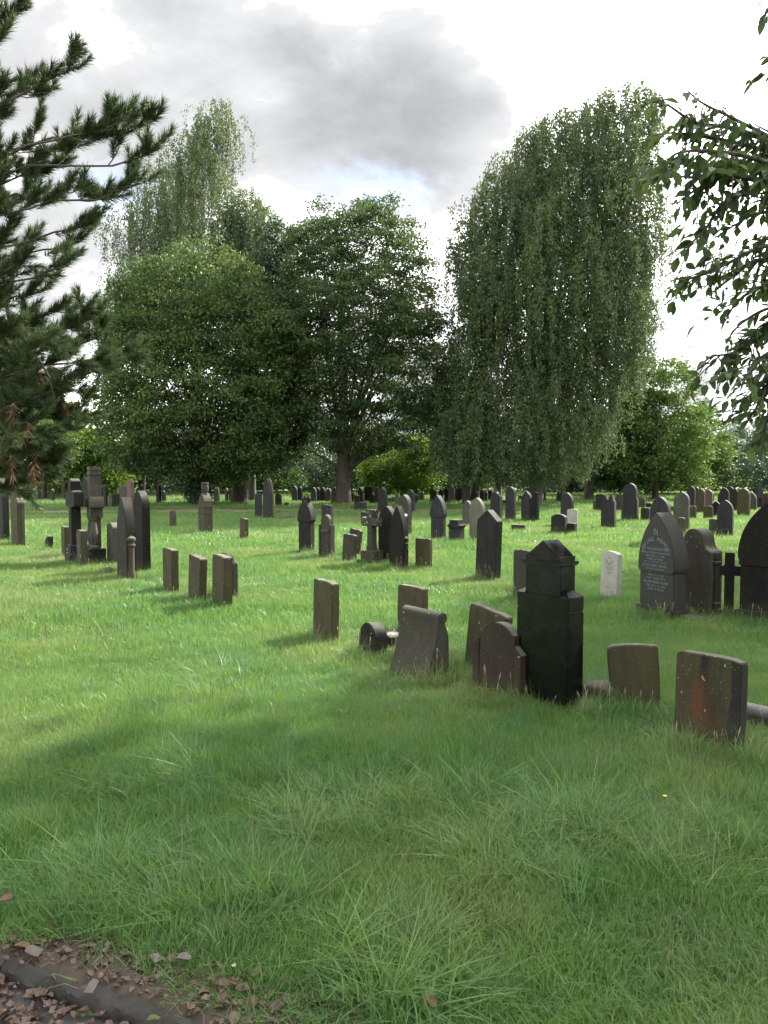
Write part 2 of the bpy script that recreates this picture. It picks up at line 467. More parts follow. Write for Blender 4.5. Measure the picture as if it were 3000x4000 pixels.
M['lf_bright'] = leaf_mat('yellow_green_leaves', (0.055, 0.115, 0.022), (0.080, 0.155, 0.028), (0.120, 0.195, 0.038), trans=0.35)
M['lf_mid'] = leaf_mat('hedge_tree_leaves', (0.040, 0.082, 0.026), (0.062, 0.118, 0.030), (0.095, 0.150, 0.038), trans=0.3)
M['lf_haze'] = leaf_mat('haze_blue_leaves', (0.050, 0.084, 0.055), (0.068, 0.108, 0.068), (0.094, 0.137, 0.081))  # blue cast of the distance haze mixed into the far leaves' colour
M['lf_cherry'] = leaf_mat('cherry_leaves', (0.036, 0.062, 0.030), (0.052, 0.088, 0.036), (0.076, 0.125, 0.036), trans=0.4, rough=0.5, patch=3.0, spec=0.3)
M['lf_pine'] = leaf_mat('pine_needles', (0.030, 0.052, 0.024), (0.044, 0.076, 0.030), (0.080, 0.110, 0.044), trans=0.12, rough=0.45, patch=2.2)
M['lf_dead'] = plain('dead_pine_needles', (0.10, 0.056, 0.026), 0.9, 0, 0.4, 6)
M['fruit'] = plain('unripe_fruit', (0.09, 0.035, 0.03), 0.35, 0, 0.4)
# grass
m, n, l, p = new_mat('grass_blades'); M['grass'] = m
at_ = n.new('ShaderNodeAttribute'); at_.attribute_name = 'rnd'
ge = n.new('ShaderNodeNewGeometry')
f1 = noise_out(n, l, ge.outputs['Position'], 0.45, 4, 0.6)
f2 = noise_out(n, l, ge.outputs['Position'], 2.6, 4, 0.6, 0.4)
c = ramp(n, l, at_.outputs['Fac'], [(0.0, (0.048, 0.118, 0.026)), (0.5, (0.080, 0.185, 0.036)), (0.85, (0.125, 0.235, 0.055)), (0.985, (0.22, 0.22, 0.10))])
c = mix(n, l, ramp(n, l, f2, [(0.42, (0, 0, 0)), (0.70, (0.6,) * 3)]), c, (0.076, 0.165, 0.068))
c = mix(n, l, ramp(n, l, f1, [(0.46, (0, 0, 0)), (0.66, (0.5,) * 3)]), c, (0.150, 0.225, 0.050))
f3 = noise_out(n, l, ge.outputs['Position'], 0.22, 5, 0.65)
c = mix(n, l, ramp(n, l, f3, [(0.50, (0, 0, 0)), (0.66, (0.45,) * 3)]), c, (0.215, 0.225, 0.105))
l.new(c, p.inputs['Base Color'])
p.inputs['Roughness'].default_value = 0.45
p.inputs['Specular IOR Level'].default_value = 0.5
tr = n.new('ShaderNodeBsdfTranslucent')
hs = n.new('ShaderNodeHueSaturation'); hs.inputs['Value'].default_value = 1.5; hs.inputs['Hue'].default_value = 0.485
l.new(c, hs.inputs['Color']); l.new(hs.outputs[0], tr.inputs['Color'])
ms = n.new('ShaderNodeMixShader'); ms.inputs[0].default_value = 0.42
l.new(p.outputs[0], ms.inputs[1]); l.new(tr.outputs[0], ms.inputs[2]); l.new(ms.outputs[0], n['Material Output'].inputs['Surface'])
# ground under the grass
m, n, l, p = new_mat('turf_ground'); M['ground'] = m
ge = n.new('ShaderNodeNewGeometry')
f1 = noise_out(n, l, ge.outputs['Position'], 0.5, 6, 0.6)
f2 = noise_out(n, l, ge.outputs['Position'], 18, 5, 0.7)
c = ramp(n, l, f1, [(0.35, (0.045, 0.080, 0.020)), (0.65, (0.085, 0.125, 0.030))])
c = mix(n, l, ramp(n, l, f2, [(0.4, (0, 0, 0)), (0.7, (0.7,) * 3)]), c, (0.055, 0.055, 0.022))
l.new(c, p.inputs['Base Color']); p.inputs['Roughness'].default_value = 0.95
M['soil'] = plain('leaf_mould_soil', (0.036, 0.025, 0.017), 0.95, 0, 0.5, 30)
M['dirt'] = plain('bare_earth', (0.125, 0.082, 0.058), 0.95, 0, 0.4, 1.2)
M['tarmac'] = plain('worn_tarmac', (0.030, 0.028, 0.027), 0.9, 0, 0.35, 60)
M['kerb'] = stone_mat('mossy_concrete', (0.085, 0.080, 0.078), (0.030, 0.029, 0.030), green=(0.06, 0.060, 0.040), streak=0.3, lichen=0.0, bump=0.6)
def dead_leaf_mat(name, a, b, c3):
    m, n, l, p = new_mat(name)
    oi = n.new('ShaderNodeObjectInfo'); at_ = n.new('ShaderNodeAttribute'); at_.attribute_name = 'rnd'
    ad = n.new('ShaderNodeMath'); ad.operation = 'ADD'; l.new(oi.outputs['Random'], ad.inputs[0]); l.new(at_.outputs['Fac'], ad.inputs[1])
    fr = n.new('ShaderNodeMath'); fr.operation = 'FRACT'; l.new(ad.outputs[0], fr.inputs[0])
    tc = n.new('ShaderNodeTexCoord')
    f = noise_out(n, l, tc.outputs['Object'], 40, 4, 0.6)
    c = ramp(n, l, fr.outputs[0], [(0.0, a), (0.5, b), (1.0, c3)])
    c = mix(n, l, ramp(n, l, f, [(0.4, (0, 0, 0)), (0.7, (0.5,) * 3)]), c, tuple(x * 0.45 for x in a))
    l.new(c, p.inputs['Base Color']); p.inputs['Roughness'].default_value = 0.6
    return m
M['deadleaf'] = dead_leaf_mat('brown_dead_leaves', (0.042, 0.020, 0.012), (0.070, 0.036, 0.022), (0.105, 0.068, 0.048))
M['deadorange'] = dead_leaf_mat('orange_dead_leaf', (0.085, 0.028, 0.012), (0.09, 0.034, 0.013), (0.10, 0.042, 0.018))
M['deadgrey'] = dead_leaf_mat('grey_dead_leaf', (0.070, 0.056, 0.048), (0.080, 0.066, 0.058), (0.095, 0.080, 0.070))
M['straw'] = plain('dry_grass_stems', (0.24, 0.19, 0.115), 0.8, 0, 0.35, 3)
M['darkseed'] = plain('dark_plantain_seeds', (0.06, 0.04, 0.025), 0.9, 0, 0.4, 3)
M['clover'] = plain('clover_florets', (0.24, 0.21, 0.20), 0.7, 0, 0.2)
M['yellow'] = plain('yellow_petals', (0.75, 0.52, 0.02), 0.5, 0, 0.1)

# ------------------------------------------------------------------ ground, paths, kerb
def build_ground():
    geo = lambda a, b, k: list(np.geomspace(a, b, k))
    X = np.array([-x for x in geo(16, 400, 14)][::-1][:-1] + list(np.arange(-16, 16.01, 0.22)) + geo(16, 400, 14)[1:])
    Y = np.array([-x for x in geo(1.2, 200, 12)][::-1] + list(np.arange(-1, 0.6, 0.4)) + list(np.arange(0.8, 4.2, 0.05)) + list(np.arange(4.2, 32, 0.2)) + geo(32, 500, 26))
    GX, GY = np.meshgrid(X, Y)
    Z = hg(GX, GY)
    V = np.stack([GX, GY, Z], -1).reshape(-1, 3)
    nx, ny = len(X), len(Y)
    i = np.arange(nx * ny).reshape(ny, nx)
    F = np.stack([i[:-1, :-1], i[:-1, 1:], i[1:, 1:], i[1:, :-1]], -1).reshape(-1, 4)
    tag(link('ground', arr_mesh('ground', V, F, smooth=True), M['ground']), kind='structure')
    # bare strip of leaf mould behind the kerb
    S = np.arange(-2.2, 3.2, 0.06)
    rows = []
    for d in (-0.035, 0.02, 0.10, 0.20, 0.30):
        x = KA.x + S * KN[1] + d * KN[0]; y = KA.y - S * KN[0] + d * KN[1]
        dd = d if d < 0.3 else 0.30 + 0.06 * np.sin(S * 7) + 0.04 * np.sin(S * 17)
        x = KA.x + S * KN[1] + dd * KN[0]; y = KA.y - S * KN[0] + dd * KN[1]
        rows.append(np.stack([x, y, (hg(x, y) + 0.014 + 0.007 * np.sin(S * 11 + d * 30) if d > 0 else np.full(len(S), -0.02))], -1))
    V = np.array(rows).reshape(-1, 3); n_ = len(S); i = np.arange(len(V)).reshape(5, n_)
    F = np.stack([i[:-1, :-1], i[:-1, 1:], i[1:, 1:], i[1:, :-1]], -1).reshape(-1, 4)
    tag(link('soil_verge', arr_mesh('soil_verge', V, F, smooth=True), M['soil']), kind='structure')
    # tarmac path on the camera's side of the kerb
    P0 = []
    for s in np.arange(-30, 30.1, 2.0):
        for d in (-0.045, -1.2, -2.4, -3.6):
            P0.append((KA.x + s * KN[1] + d * KN[0], KA.y - s * KN[0] + d * KN[1], -0.052))
    i = np.arange(len(P0)).reshape(-1, 4)
    F = np.stack([i[:-1, :-1], i[1:, :-1], i[1:, 1:], i[:-1, 1:]], -1).reshape(-1, 4)
    tag(link('path', arr_mesh('path', np.array(P0), F), M['tarmac']), kind='structure')
    # kerb: worn concrete kerb stones end to end
    k = tag(empty('kerb', (KA.x, KA.y, 0), (0, 0, math.atan2(-KN[0], KN[1]))), kind='structure')
    for j in range(-4, 6):
        bm = bmesh.new()
        prof = [(-0.062, -0.2), (-0.062, -0.022), (-0.055, -0.006), (-0.042, 0.004), (-0.018, 0.009), (0.0, 0.004), (0.0, -0.2)]
        xs = np.linspace(j * 0.91 + 0.003, j * 0.91 + 0.907, 40)
        rings = []
        for x in xs:
            rings.append([bm.verts.new((x, y + 0.005 * math.sin(x * 23 + q) + random.gauss(0, 0.0035), z + (0.007 * math.sin(x * 9.3 + q * 1.7) + 0.004 * math.sin(x * 31) + random.gauss(0, 0.004)) * (z > -0.1))) for q, (y, z) in enumerate(prof)])
        for a, b in zip(rings[:-1], rings[1:]):
            for q in range(len(prof)):
                r = (q + 1) % len(prof)
                bm.faces.new((a[q], a[r], b[r], b[q]))
        bm.faces.new(rings[0]); bm.faces.new(rings[-1][::-1])
        link('kerb_stone', bm_mesh('kerb_stone', bm, 50), M['kerb'], k)
    # bare earth track far off under the trees
    S = np.linspace(0, 1, 60)
    mid = bez(Vector((-19, 36.5, 0)), Vector((-9, 39.5, 0)), Vector((0, 40, 0)), Vector((7, 37.5, 0)), 60)
    rows = []
    for w in (-1.0, -0.4, 0.4, 1.0):
        P = np.array([(q.x, q.y + w * 1.7 + 0.3 * math.sin(q.x * 1.3 + w * 4), 0) for q in mid])
        P[:, 2] = hg(P[:, 0], P[:, 1]) + (0.05 if abs(w) < 0.9 else 0.0)
        rows.append(P)
    V = np.array(rows).reshape(-1, 3); i = np.arange(len(V)).reshape(4, 60)
    F = np.stack([i[:-1, :-1], i[:-1, 1:], i[1:, 1:], i[1:, :-1]], -1).reshape(-1, 4)
    tag(link('dirt_path', arr_mesh('dirt_path', V, F, smooth=True), M['dirt']), kind='structure')
build_ground()

# ------------------------------------------------------------------ trees
def leaves(P, axis, size, width, droop=0.0, jit=1.0):
    """a rhombus of two triangles per leaf, P (n,3), axis (n,3) the direction the leaf points"""
    n = len(P)
    A = axis + rng.normal(0, jit, (n, 3)); A[:, 2] -= droop
    A /= np.linalg.norm(A, axis=1)[:, None] + 1e-9
    B = np.cross(A, rng.normal(0, 1, (n, 3))); B /= np.linalg.norm(B, axis=1)[:, None] + 1e-9
    s = size * rng.uniform(0.65, 1.3, n)[:, None]; w = width * rng.uniform(0.65, 1.3, n)[:, None]
    V = np.stack([P - A * s / 2, P + B * w / 2 + A * s * 0.06, P + A * s / 2, P - B * w / 2 + A * s * 0.06], 1).reshape(-1, 3)
    F = np.arange(4 * n).reshape(n, 4)
    return V, F
def profile_px(D, u0, rows):
    """outline rows (v, left u, right u) in the photograph -> (z, xl, xr) in metres beside the trunk at distance D"""
    s = D / FPX
    return [(EYE + (1850 - v) * s, (a - u0) * s, (b - u0) * s) for v, a, b in rows][::-1]
def env_sample(prof, n, surf=0.45, depth=0.85, seed=0, lump=0.22, wexp=1.6):
    z = np.array([q[0] for q in prof]); xl = np.array([q[1] for q in prof]); xr = np.array([q[2] for q in prof])
    zz = np.linspace(z[0], z[-1], 200)
    wid = np.interp(zz, z, xr - xl)
    cdf = np.cumsum(wid ** wexp + 0.02); cdf /= cdf[-1]
    Z = np.interp(rng.random(n), cdf, zz)
    a = np.interp(Z, z, xl); b = np.interp(Z, z, xr)
    th = rng.uniform(0, 2 * math.pi, n); r = rng.random(n) ** surf
    lm = 1 + lump * waves(np.stack([np.cos(th) * 2 + seed, np.sin(th) * 2, Z * 0.5], -1), 1.3)
    r = r * np.clip(lm, 0.55, 1.12)
    X = (a + b) / 2 + (b - a) / 2 * r * np.cos(th)
    Y = (b - a) / 2 * depth * r * np.sin(th)
    out = np.stack([np.cos(th), np.sin(th), (Z - z.mean()) / (np.ptp(z)) * 1.5], -1)
    return np.stack([X, Y, Z], -1), out, r
def tree_root(name, label, u0, D, group=None, cat='tree', x=None):
    xx = at(u0, 1900, D).x if x is None else x
    return tag(empty(name, (xx, D, float(hg(xx, D)))), label, cat, group)
def trunk_and_limbs(root, h0, r0, targets, mat, lean=(0, 0), top=None, limb_r=0.35, n=10, flare=1.35):
    top = top or h0
    ps, rs = [], []
    for i in range(10):
        t = i / 9
        ps.append(Vector((lean[0] * t + 0.08 * r0 * math.sin(5 * t), lean[1] * t, -0.2 + (top + 0.2) * t)))
        rs.append(r0 * ((1 + (flare - 1) * max(0, 1 - t * 7)) * (1 - t) ** 0.6 * 0.92 + 0.06))
    tube('trunk', ps, rs, mat, root, n, rough=r0 * 0.03)
    for tg in targets:
        tg = Vector(tg)
        z0 = min(h0, max(h0 * 0.75, tg.z * 0.45)) if tg.z > h0 else min(tg.z, h0)
        z0 = max(0.5, z0 * random.uniform(0.85, 1.1))
        t = min(1, z0 / top)
        a = Vector((lean[0] * t, lean[1] * t, z0))
        mid = (a + tg) / 2
        p2 = Vector((a.x + (tg.x - a.x) * 0.25, a.y + (tg.y - a.y) * 0.25, a.z + (tg.z - a.z) * 0.35))
        p3 = Vector((mid.x + (tg.x - mid.x) * 0.55, mid.y + (tg.y - mid.y) * 0.55, mid.z + (tg.z - mid.z) * 0.6 + 0.2))
        path = bez(a, p2, p3, tg, 8)
        rr = r0 * limb_r * random.uniform(0.7, 1.2)
        tube('limb', path, [rr * (1 - 0.85 * i / 7) for i in range(8)], mat, root, 6)
def broadleaf(name, label, u0, D, rows, trunk_r, h0, mat, n_clump, per, leaf, clump=(0.75, 0.75, 0.4), surf=0.45, depth=0.85, limbs=9, group=None,
              barkm='bark', lump=0.22, lean=(0, 0), low_limbs=(), droop=0.25, x=None, prof=None):
    root = tree_root(name, label, u0, D, group, x=x)
    prof = prof or profile_px(D, u0, rows)
    Pc, out, r = env_sample(prof, n_clump, surf, depth, seed=u0 * 0.01, lump=lump)
    order = rng.permutation(n_clump)[:limbs]
    tg = [tuple(Pc[i] * np.array([0.8, 0.8, 1.0])) for i in order]
    trunk_and_limbs(root, h0, trunk_r, tg + list(low_limbs), M[barkm], lean, top=prof[-1][0] * 0.8)
    # every clump is a flattened spray of leaves that leans outward
    idx = np.repeat(np.arange(n_clump), per)
    sc = rng.uniform(0.55, 1.3, n_clump)[idx][:, None]
    G = rng.normal(0, 0.5, (len(idx), 3)) * np.array(clump) * sc
    G[:, 2] -= 0.16 * (G[:, 0] ** 2 + G[:, 1] ** 2)
    P = Pc[idx] + G
    ax = out[idx] * np.array([1, 1, 0.3])
    keep = P[:, 2] > 0.4
    P, ax, idx = P[keep], ax[keep], idx[keep]
    V, F = leaves(P, ax, leaf, leaf * 0.72, droop, 0.75)
    rnd = np.clip(rng.normal(0.45, 0.22, len(F)) + rng.normal(0, 0.26, n_clump)[idx], 0, 1)
    me = arr_mesh('crown', V, F, {'rnd': rnd})
    tag(link('crown', me, M[mat], root), kind='stuff')
    return root
def weeping(name, label, u0, D, rows, trunk_r, mat, n_str, leaf, per_m=26, length=(1.2, 3.2), limbs=14, group=None, lean=(0, 0), surf=0.42, lump=0.18, depth=0.85, h0=3.0):
    root = tree_root(name, label, u0, D, group)
    prof = profile_px(D, u0, rows)
    Pc, out, r = env_sample(prof, n_str, surf, depth, seed=u0 * 0.013, lump=lump, wexp=1.1)
    zmin = prof[0][0]
    Pc[:, 2] += rng.uniform(-0.1, 0.4, n_str)
    tg = [tuple(Pc[i] * np.array([0.75, 0.75, 1.0])) for i in rng.permutation(n_str)[:limbs]]
    trunk_and_limbs(root, h0, trunk_r, tg, M['birchbark'], lean, top=prof[-1][0] * 0.84, limb_r=0.25)
    Ln = rng.uniform(*length, n_str) * np.clip((Pc[:, 2] - zmin + 1.0) / 4, 0.35, 1.0)
    Ln = np.minimum(Ln, Pc[:, 2] - zmin + 0.8); Ln = np.clip(Ln, 0.3, None)
    cnt = np.maximum(4, (Ln * per_m).astype(int))
    idx = np.repeat(np.arange(n_str), cnt)
    t = rng.random(len(idx))
    dirv = out[:, :2] * 0.7 + rng.normal(0, 0.6, (n_str, 2))
    reach = rng.uniform(0.15, 0.75, n_str)
    def strand(i, t):
        q = np.minimum(t / 0.3, 1.0)
        off = dirv[i] * (reach[i] * q * (1.25 - 0.25 * q))[:, None]
        dz = 0.28 * np.sin(math.pi * 0.62 * q) - np.maximum(t - 0.15, 0) / 0.85 * Ln[i]
        return off, dz
    P = Pc[idx].copy()
    off, dz = strand(idx, t)
    P[:, :2] += off + rng.normal(0, 0.11, (len(idx), 2))
    P[:, 2] += dz + rng.normal(0, 0.08, len(idx))
    ax = np.tile(np.array([0, 0, -1.0]), (len(idx), 1))
    V, F = leaves(P, ax, leaf, leaf * 0.62, 0.2, 0.55)
    rnd = np.clip(rng.normal(0.45, 0.2, len(F)) + rng.normal(0, 0.2, n_str)[idx], 0, 1)
    tag(link('crown', arr_mesh('crown', V, F, {'rnd': rnd}), M[mat], root), kind='stuff')
    # the fine hanging twigs the leaves sit on
    sel = rng.permutation(n_str)[: n_str // 2]
    V2, F2 = [], []
    for i in sel:
        tt = np.linspace(0, 1, 5)
        q = np.repeat(Pc[i][None], 5, 0)
        off, dz = strand(np.full(5, i), tt)
        q[:, :2] += off; q[:, 2] += dz
        b = len(V2)
        for k in range(5):
            w = 0.012 * (1 - 0.6 * tt[k])
            V2 += [q[k] + (-w, 0, 0), q[k] + (w, 0, 0)]
        for k in range(4):
            F2.append((b + 2 * k, b + 2 * k + 1, b + 2 * k + 3, b + 2 * k + 2))
    tag(link('twigs', arr_mesh('twigs', np.array(V2), np.array(F2)), M['bark'], root), kind='stuff')
    return root

# the group of big trees in the middle of the view
broadleaf('lime_tree', 'broad domed dark green lime tree with a thicket of shoots round its trunk', 775, 45.5,
          [(955, 760, 880), (1010, 640, 960), (1080, 520, 1040), (1180, 450, 1100), (1300, 420, 1150), (1420, 420, 1185), (1540, 425, 1190), (1660, 425, 1150), (1760, 440, 1120), (1830, 520, 1060), (1880, 640, 900)],
          0.45, 2.0, 'lf_lime', 1500, 110, 0.16, clump=(0.85, 0.85, 0.42), surf=0.33, limbs=14, lump=0.22,
          low_limbs=[(-3.4, -1.0, 4.6), (2.2, -2, 3.6), (-1.2, -2.4, 3.2), (1.4, -2.2, 5.2)])
def shoots():
    root = tag(empty('epicormic_bush', (at(775, 1900, 44.6).x, 44.6, 0)), 'dark leafy thicket growing round the foot of the domed lime tree', 'bush')
    Pc, out, r = env_sample([(0.15, -0.75, 0.75), (1.0, -0.85, 0.9), (2.2, -0.9, 0.9), (3.2, -0.9, 0.9)], 90, 0.5)
    for i in range(9):
        e = Vector(Pc[i]); tube('stem', [Vector((e.x * 0.4, e.y * 0.4, -0.1)), Vector((e.x * 0.7, e.y * 0.7, e.z * 0.5)), e], [0.035, 0.025, 0.01], M['bark'], root, 5)
    idx = np.repeat(np.arange(90), 70)
    P = Pc[idx] + rng.normal(0, 0.2, (len(idx), 3))
    P[:, 2] = np.abs(P[:, 2]) + 0.05
    V, F = leaves(P, out[idx], 0.12, 0.085, 0.3, 0.8)
    tag(link('foliage', arr_mesh('foliage', V, F, {'rnd': rng.random(len(F)) * 0.6}), M['lf_dark'], root), kind='stuff')
shoots()
weeping('birch_tree', 'tall thin weeping birch rising behind the domed lime tree', 770, 53,
        [(440, 845, 885), (500, 790, 930), (580, 720, 935), (680, 600, 920), (780, 520, 925), (880, 450, 930), (1000, 440, 960), (1120, 420, 980), (1250, 400, 1000), (1350, 420, 950)],
        0.33, 'lf_birch', 1600, 0.145, per_m=36, length=(0.8, 2.8), surf=0.75, lump=0.3, h0=9)
weeping('birch_tree', 'shorter bright birch crown between the tall thin birch and the dark sycamore', 985, 52,
        [(780, 930, 1010), (850, 890, 1070), (950, 870, 1090), (1080, 870, 1100), (1200, 880, 1090)],
        0.22, 'lf_birch', 560, 0.135, per_m=36, length=(1.5, 3.2), surf=0.55, lump=0.3, limbs=7, h0=8)
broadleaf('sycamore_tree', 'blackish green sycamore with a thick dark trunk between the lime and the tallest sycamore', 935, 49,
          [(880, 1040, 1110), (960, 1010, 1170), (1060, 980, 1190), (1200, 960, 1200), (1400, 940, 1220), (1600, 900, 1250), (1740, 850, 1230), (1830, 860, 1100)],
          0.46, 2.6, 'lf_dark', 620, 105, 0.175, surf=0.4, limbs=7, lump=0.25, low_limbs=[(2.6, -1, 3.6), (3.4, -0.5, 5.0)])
broadleaf('sycamore_tree', 'large round topped sycamore with a bare forked trunk in the middle of the trees', 1340, 46,
          [(790, 1330, 1480), (830, 1210, 1560), (900, 1165, 1610), (980, 1140, 1650), (1060, 1120, 1690), (1160, 1110, 1715), (1280, 1100, 1740), (1400, 1095, 1745), (1520, 1110, 1740), (1620, 1130, 1720), (1700, 1180, 1660), (1765, 1260, 1560)],
          0.42, 2.7, 'lf_maple', 1050, 105, 0.165, clump=(0.8, 0.8, 0.33), surf=0.42, limbs=22, lump=0.26,
          low_limbs=[(3.6, -0.4, 4.1), (-2.4, -0.6, 3.4), (1.2, -0.3, 7.5), (-1.2, 0.2, 7.0), (0.4, -0.4, 10)])
weeping('birch_tree', 'huge weeping birch with a curtain of drooping foliage and a sunlit edge', 2090, 45.5,
        [(395, 2400, 2500), (430, 2320, 2530), (480, 2190, 2540), (560, 2040, 2540), (640, 1950, 2535), (760, 1880, 2530), (900, 1800, 2545), (1050, 1760, 2560), (1200, 1760, 2550), (1330, 1765, 2500), (1450, 1730, 2450), (1580, 1690, 2400), (1720, 1680, 2340), (1820, 1710, 2290), (1890, 1900, 2260)],
        0.38, 'lf_birch', 4300, 0.15, per_m=44, length=(0.8, 2.8), surf=0.42, lump=0.2, limbs=20, depth=0.7, lean=(1.2, 0.3))
broadleaf('leaning_tree', 'small tree with a dark leaning trunk standing under the huge weeping birch', 1850, 52,
          [(1500, 1780, 1920), (1600, 1720, 1960), (1720, 1700, 1980), (1830, 1740, 1960)], 0.3, 2.5, 'lf_dark', 90, 100, 0.17, limbs=4, lean=(0.9, 0))
broadleaf('hedge_tree', 'bright yellow green tree glowing behind the bare sycamore trunk', 1570, 55,
          [(1690, 1540, 1640), (1740, 1470, 1700), (1800, 1430, 1715), (1860, 1420, 1715), (1920, 1440, 1700)], 0.15, 1.0, 'lf_bright', 190, 90, 0.19, surf=0.4, limbs=4, droop=0.9)
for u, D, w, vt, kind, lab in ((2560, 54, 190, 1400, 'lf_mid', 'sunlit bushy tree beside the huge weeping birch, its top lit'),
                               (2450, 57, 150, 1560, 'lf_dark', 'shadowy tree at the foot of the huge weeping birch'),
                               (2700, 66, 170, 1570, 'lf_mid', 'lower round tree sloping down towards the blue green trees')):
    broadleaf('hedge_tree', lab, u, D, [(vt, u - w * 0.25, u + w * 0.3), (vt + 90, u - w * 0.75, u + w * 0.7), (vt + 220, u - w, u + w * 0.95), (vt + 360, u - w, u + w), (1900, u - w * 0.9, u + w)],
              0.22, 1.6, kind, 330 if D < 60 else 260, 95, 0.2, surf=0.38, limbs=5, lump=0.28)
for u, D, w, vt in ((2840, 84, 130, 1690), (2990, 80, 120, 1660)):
    broadleaf('hazy_tree', 'hazy blue green tree at the end of the view' + (', nearer the picture edge' if u > 2900 else ' beyond the pink headstone'), u, D,
              [(vt, u - 40, u + 40), (vt + 90, u - w * 0.8, u + w * 0.8), (vt + 200, u - w, u + w), (1930, u - w, u + w)], 0.25, 1.2, 'lf_haze', 220, 80, 0.28, surf=0.4, limbs=3)
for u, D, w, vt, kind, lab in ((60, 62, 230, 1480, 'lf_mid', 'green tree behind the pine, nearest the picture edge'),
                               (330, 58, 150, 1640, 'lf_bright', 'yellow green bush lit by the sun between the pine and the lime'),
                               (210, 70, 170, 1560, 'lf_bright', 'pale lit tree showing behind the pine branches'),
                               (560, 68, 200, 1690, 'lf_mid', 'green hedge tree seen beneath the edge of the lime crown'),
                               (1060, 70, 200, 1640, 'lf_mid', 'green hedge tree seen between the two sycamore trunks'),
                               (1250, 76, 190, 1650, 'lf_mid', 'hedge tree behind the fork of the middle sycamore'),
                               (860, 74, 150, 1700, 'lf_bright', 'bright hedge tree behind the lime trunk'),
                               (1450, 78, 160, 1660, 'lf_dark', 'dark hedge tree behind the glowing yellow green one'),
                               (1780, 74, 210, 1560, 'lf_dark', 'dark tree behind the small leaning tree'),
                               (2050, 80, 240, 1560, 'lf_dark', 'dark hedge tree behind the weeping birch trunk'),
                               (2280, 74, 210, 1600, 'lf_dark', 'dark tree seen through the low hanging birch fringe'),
                               (2900, 110, 260, 1640, 'lf_haze', 'far hazy blue green wood edge tree above the last headstones'),
                               (2660, 105, 200, 1680, 'lf_haze', 'far hazy blue green tree filling the gap above the grey rows')):
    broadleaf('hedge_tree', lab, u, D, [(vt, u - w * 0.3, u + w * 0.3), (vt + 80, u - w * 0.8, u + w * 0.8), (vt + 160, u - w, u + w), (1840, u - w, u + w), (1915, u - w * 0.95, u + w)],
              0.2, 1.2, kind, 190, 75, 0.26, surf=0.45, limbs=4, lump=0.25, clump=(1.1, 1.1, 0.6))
for i in range(9):
    u = -350 + i * 430
    D = 63 + 4 * (i % 2)
    broadleaf('hedge_bush', ('dark', 'green')[i % 2] + ' shaggy bush on the far edge, ' + ('under the pine', 'in the gap beside the lime trunk', 'behind the lime', 'behind the tallest sycamore', 'under the weeping birch fringe', 'behind the weeping birch trunk', 'behind the orange sided headstone', 'behind the crowded far rows', 'past the picture edge')[i],
              u, D, None, 0.08, 0.5, ('lf_dark', 'lf_mid')[i % 2], 120, 70, 0.24, clump=(1.1, 1.1, 0.6), surf=0.6, depth=0.35, limbs=3, lump=0.2,
              prof=[(0.2, -5.2, 5.2), (1.4, -5.4, 5.4), (2.6, -4.8, 4.8), (3.6, -3.0, 3.0)], x=at(u, 1900, D).x)
# thin trunks beyond the lime, in the shade
for i, (u, vb, w) in enumerate(((135, 1958, 14), (170, 1952, 18), (245, 1955, 12), (452, 1950, 12), (560, 1948, 10), (1945, 1955, 26), (2190, 1960, 30), (2300, 1955, 34))):
    D = EYE * FPX / (vb - 1850)
    D = min(D, 60)
    o = tag(empty('young_tree', (at(u, 1900, D).x, D, 0)), ('slim dark trunk in the shade under the pine, nearest the picture edge', 'thicker dark trunk in the shade under the pine', 'slim trunk in the shade between the pine and the tall pillar',
            'slim trunk standing behind the lichen edged headstone', 'slim trunk in the shade beside the thicket round the lime', 'dark trunk between the leaning trunk and the weeping birch',
            'dark trunk just past the weeping birch trunk', 'thick dark trunk behind the small far white headstone')[i], 'tree', 'trunks in the shade under the canopy')
    r = w / 2 * D / FPX
    tube('trunk', [Vector((0, 0, -0.2)), Vector((0.05, 0, 1.2)), Vector((0.3 * math.sin(i * 2), 0, 3.2)), Vector((0.5 * math.sin(i * 2), 0, 5.5))], [r * 1.2, r, r * 0.8, r * 0.4], M['bark'], o, 7)
    Pc, out, rr = env_sample([(3.0, -1.0, 1.0), (4.2, -1.8, 1.8), (6.0, -1.0, 1.0)], 22, 0.5)
    idx = np.repeat(np.arange(22), 50)
    V, F = leaves(Pc[idx] + rng.normal(0, 0.35, (len(idx), 3)), out[idx], 0.2, 0.14, 0.3, 0.8)
    tag(link('crown', arr_mesh('crown', V, F, {'rnd': rng.random(len(F))}), M['lf_mid' if i < 5 else 'lf_dark'], o), kind='stuff')
# trees along the path, off to the side: their shade lies over the near lawn
for i, (x, y, rad, h, zb, lab) in enumerate(((15.8, 15.5, 5.2, 21, 8, 'spreading tree beside the path, shading the near lawn'),
                                             (20.5, 22.5, 5.5, 22, 8, 'tall tree beside the path, behind the spreading one'),
                                             (17.0, 8.5, 5.0, 18, 4, 'roadside tree next to the cherry'),
                                             (24.0, 16.0, 5.5, 24, 7, 'tallest roadside tree at the corner of the path'),
                                             (12.6, 13.6, 3.3, 18, 10.5, 'slender roadside tree with a high crown'))):
    prof = [(zb, -rad * 0.5, rad * 0.5), (zb + 2, -rad * 0.95, rad * 0.95), ((h + zb) * 0.5, -rad, rad), (h * 0.85, -rad * 0.8, rad * 0.8), (h, -rad * 0.25, rad * 0.25)]
    broadleaf('path_tree', lab, 3400 + 10 * i, y, None, 0.3, 2.6, 'lf_maple', 112, 80, 0.36, clump=(1.2, 1.2, 0.6), surf=0.5, depth=1.0, limbs=6, x=x, prof=prof)

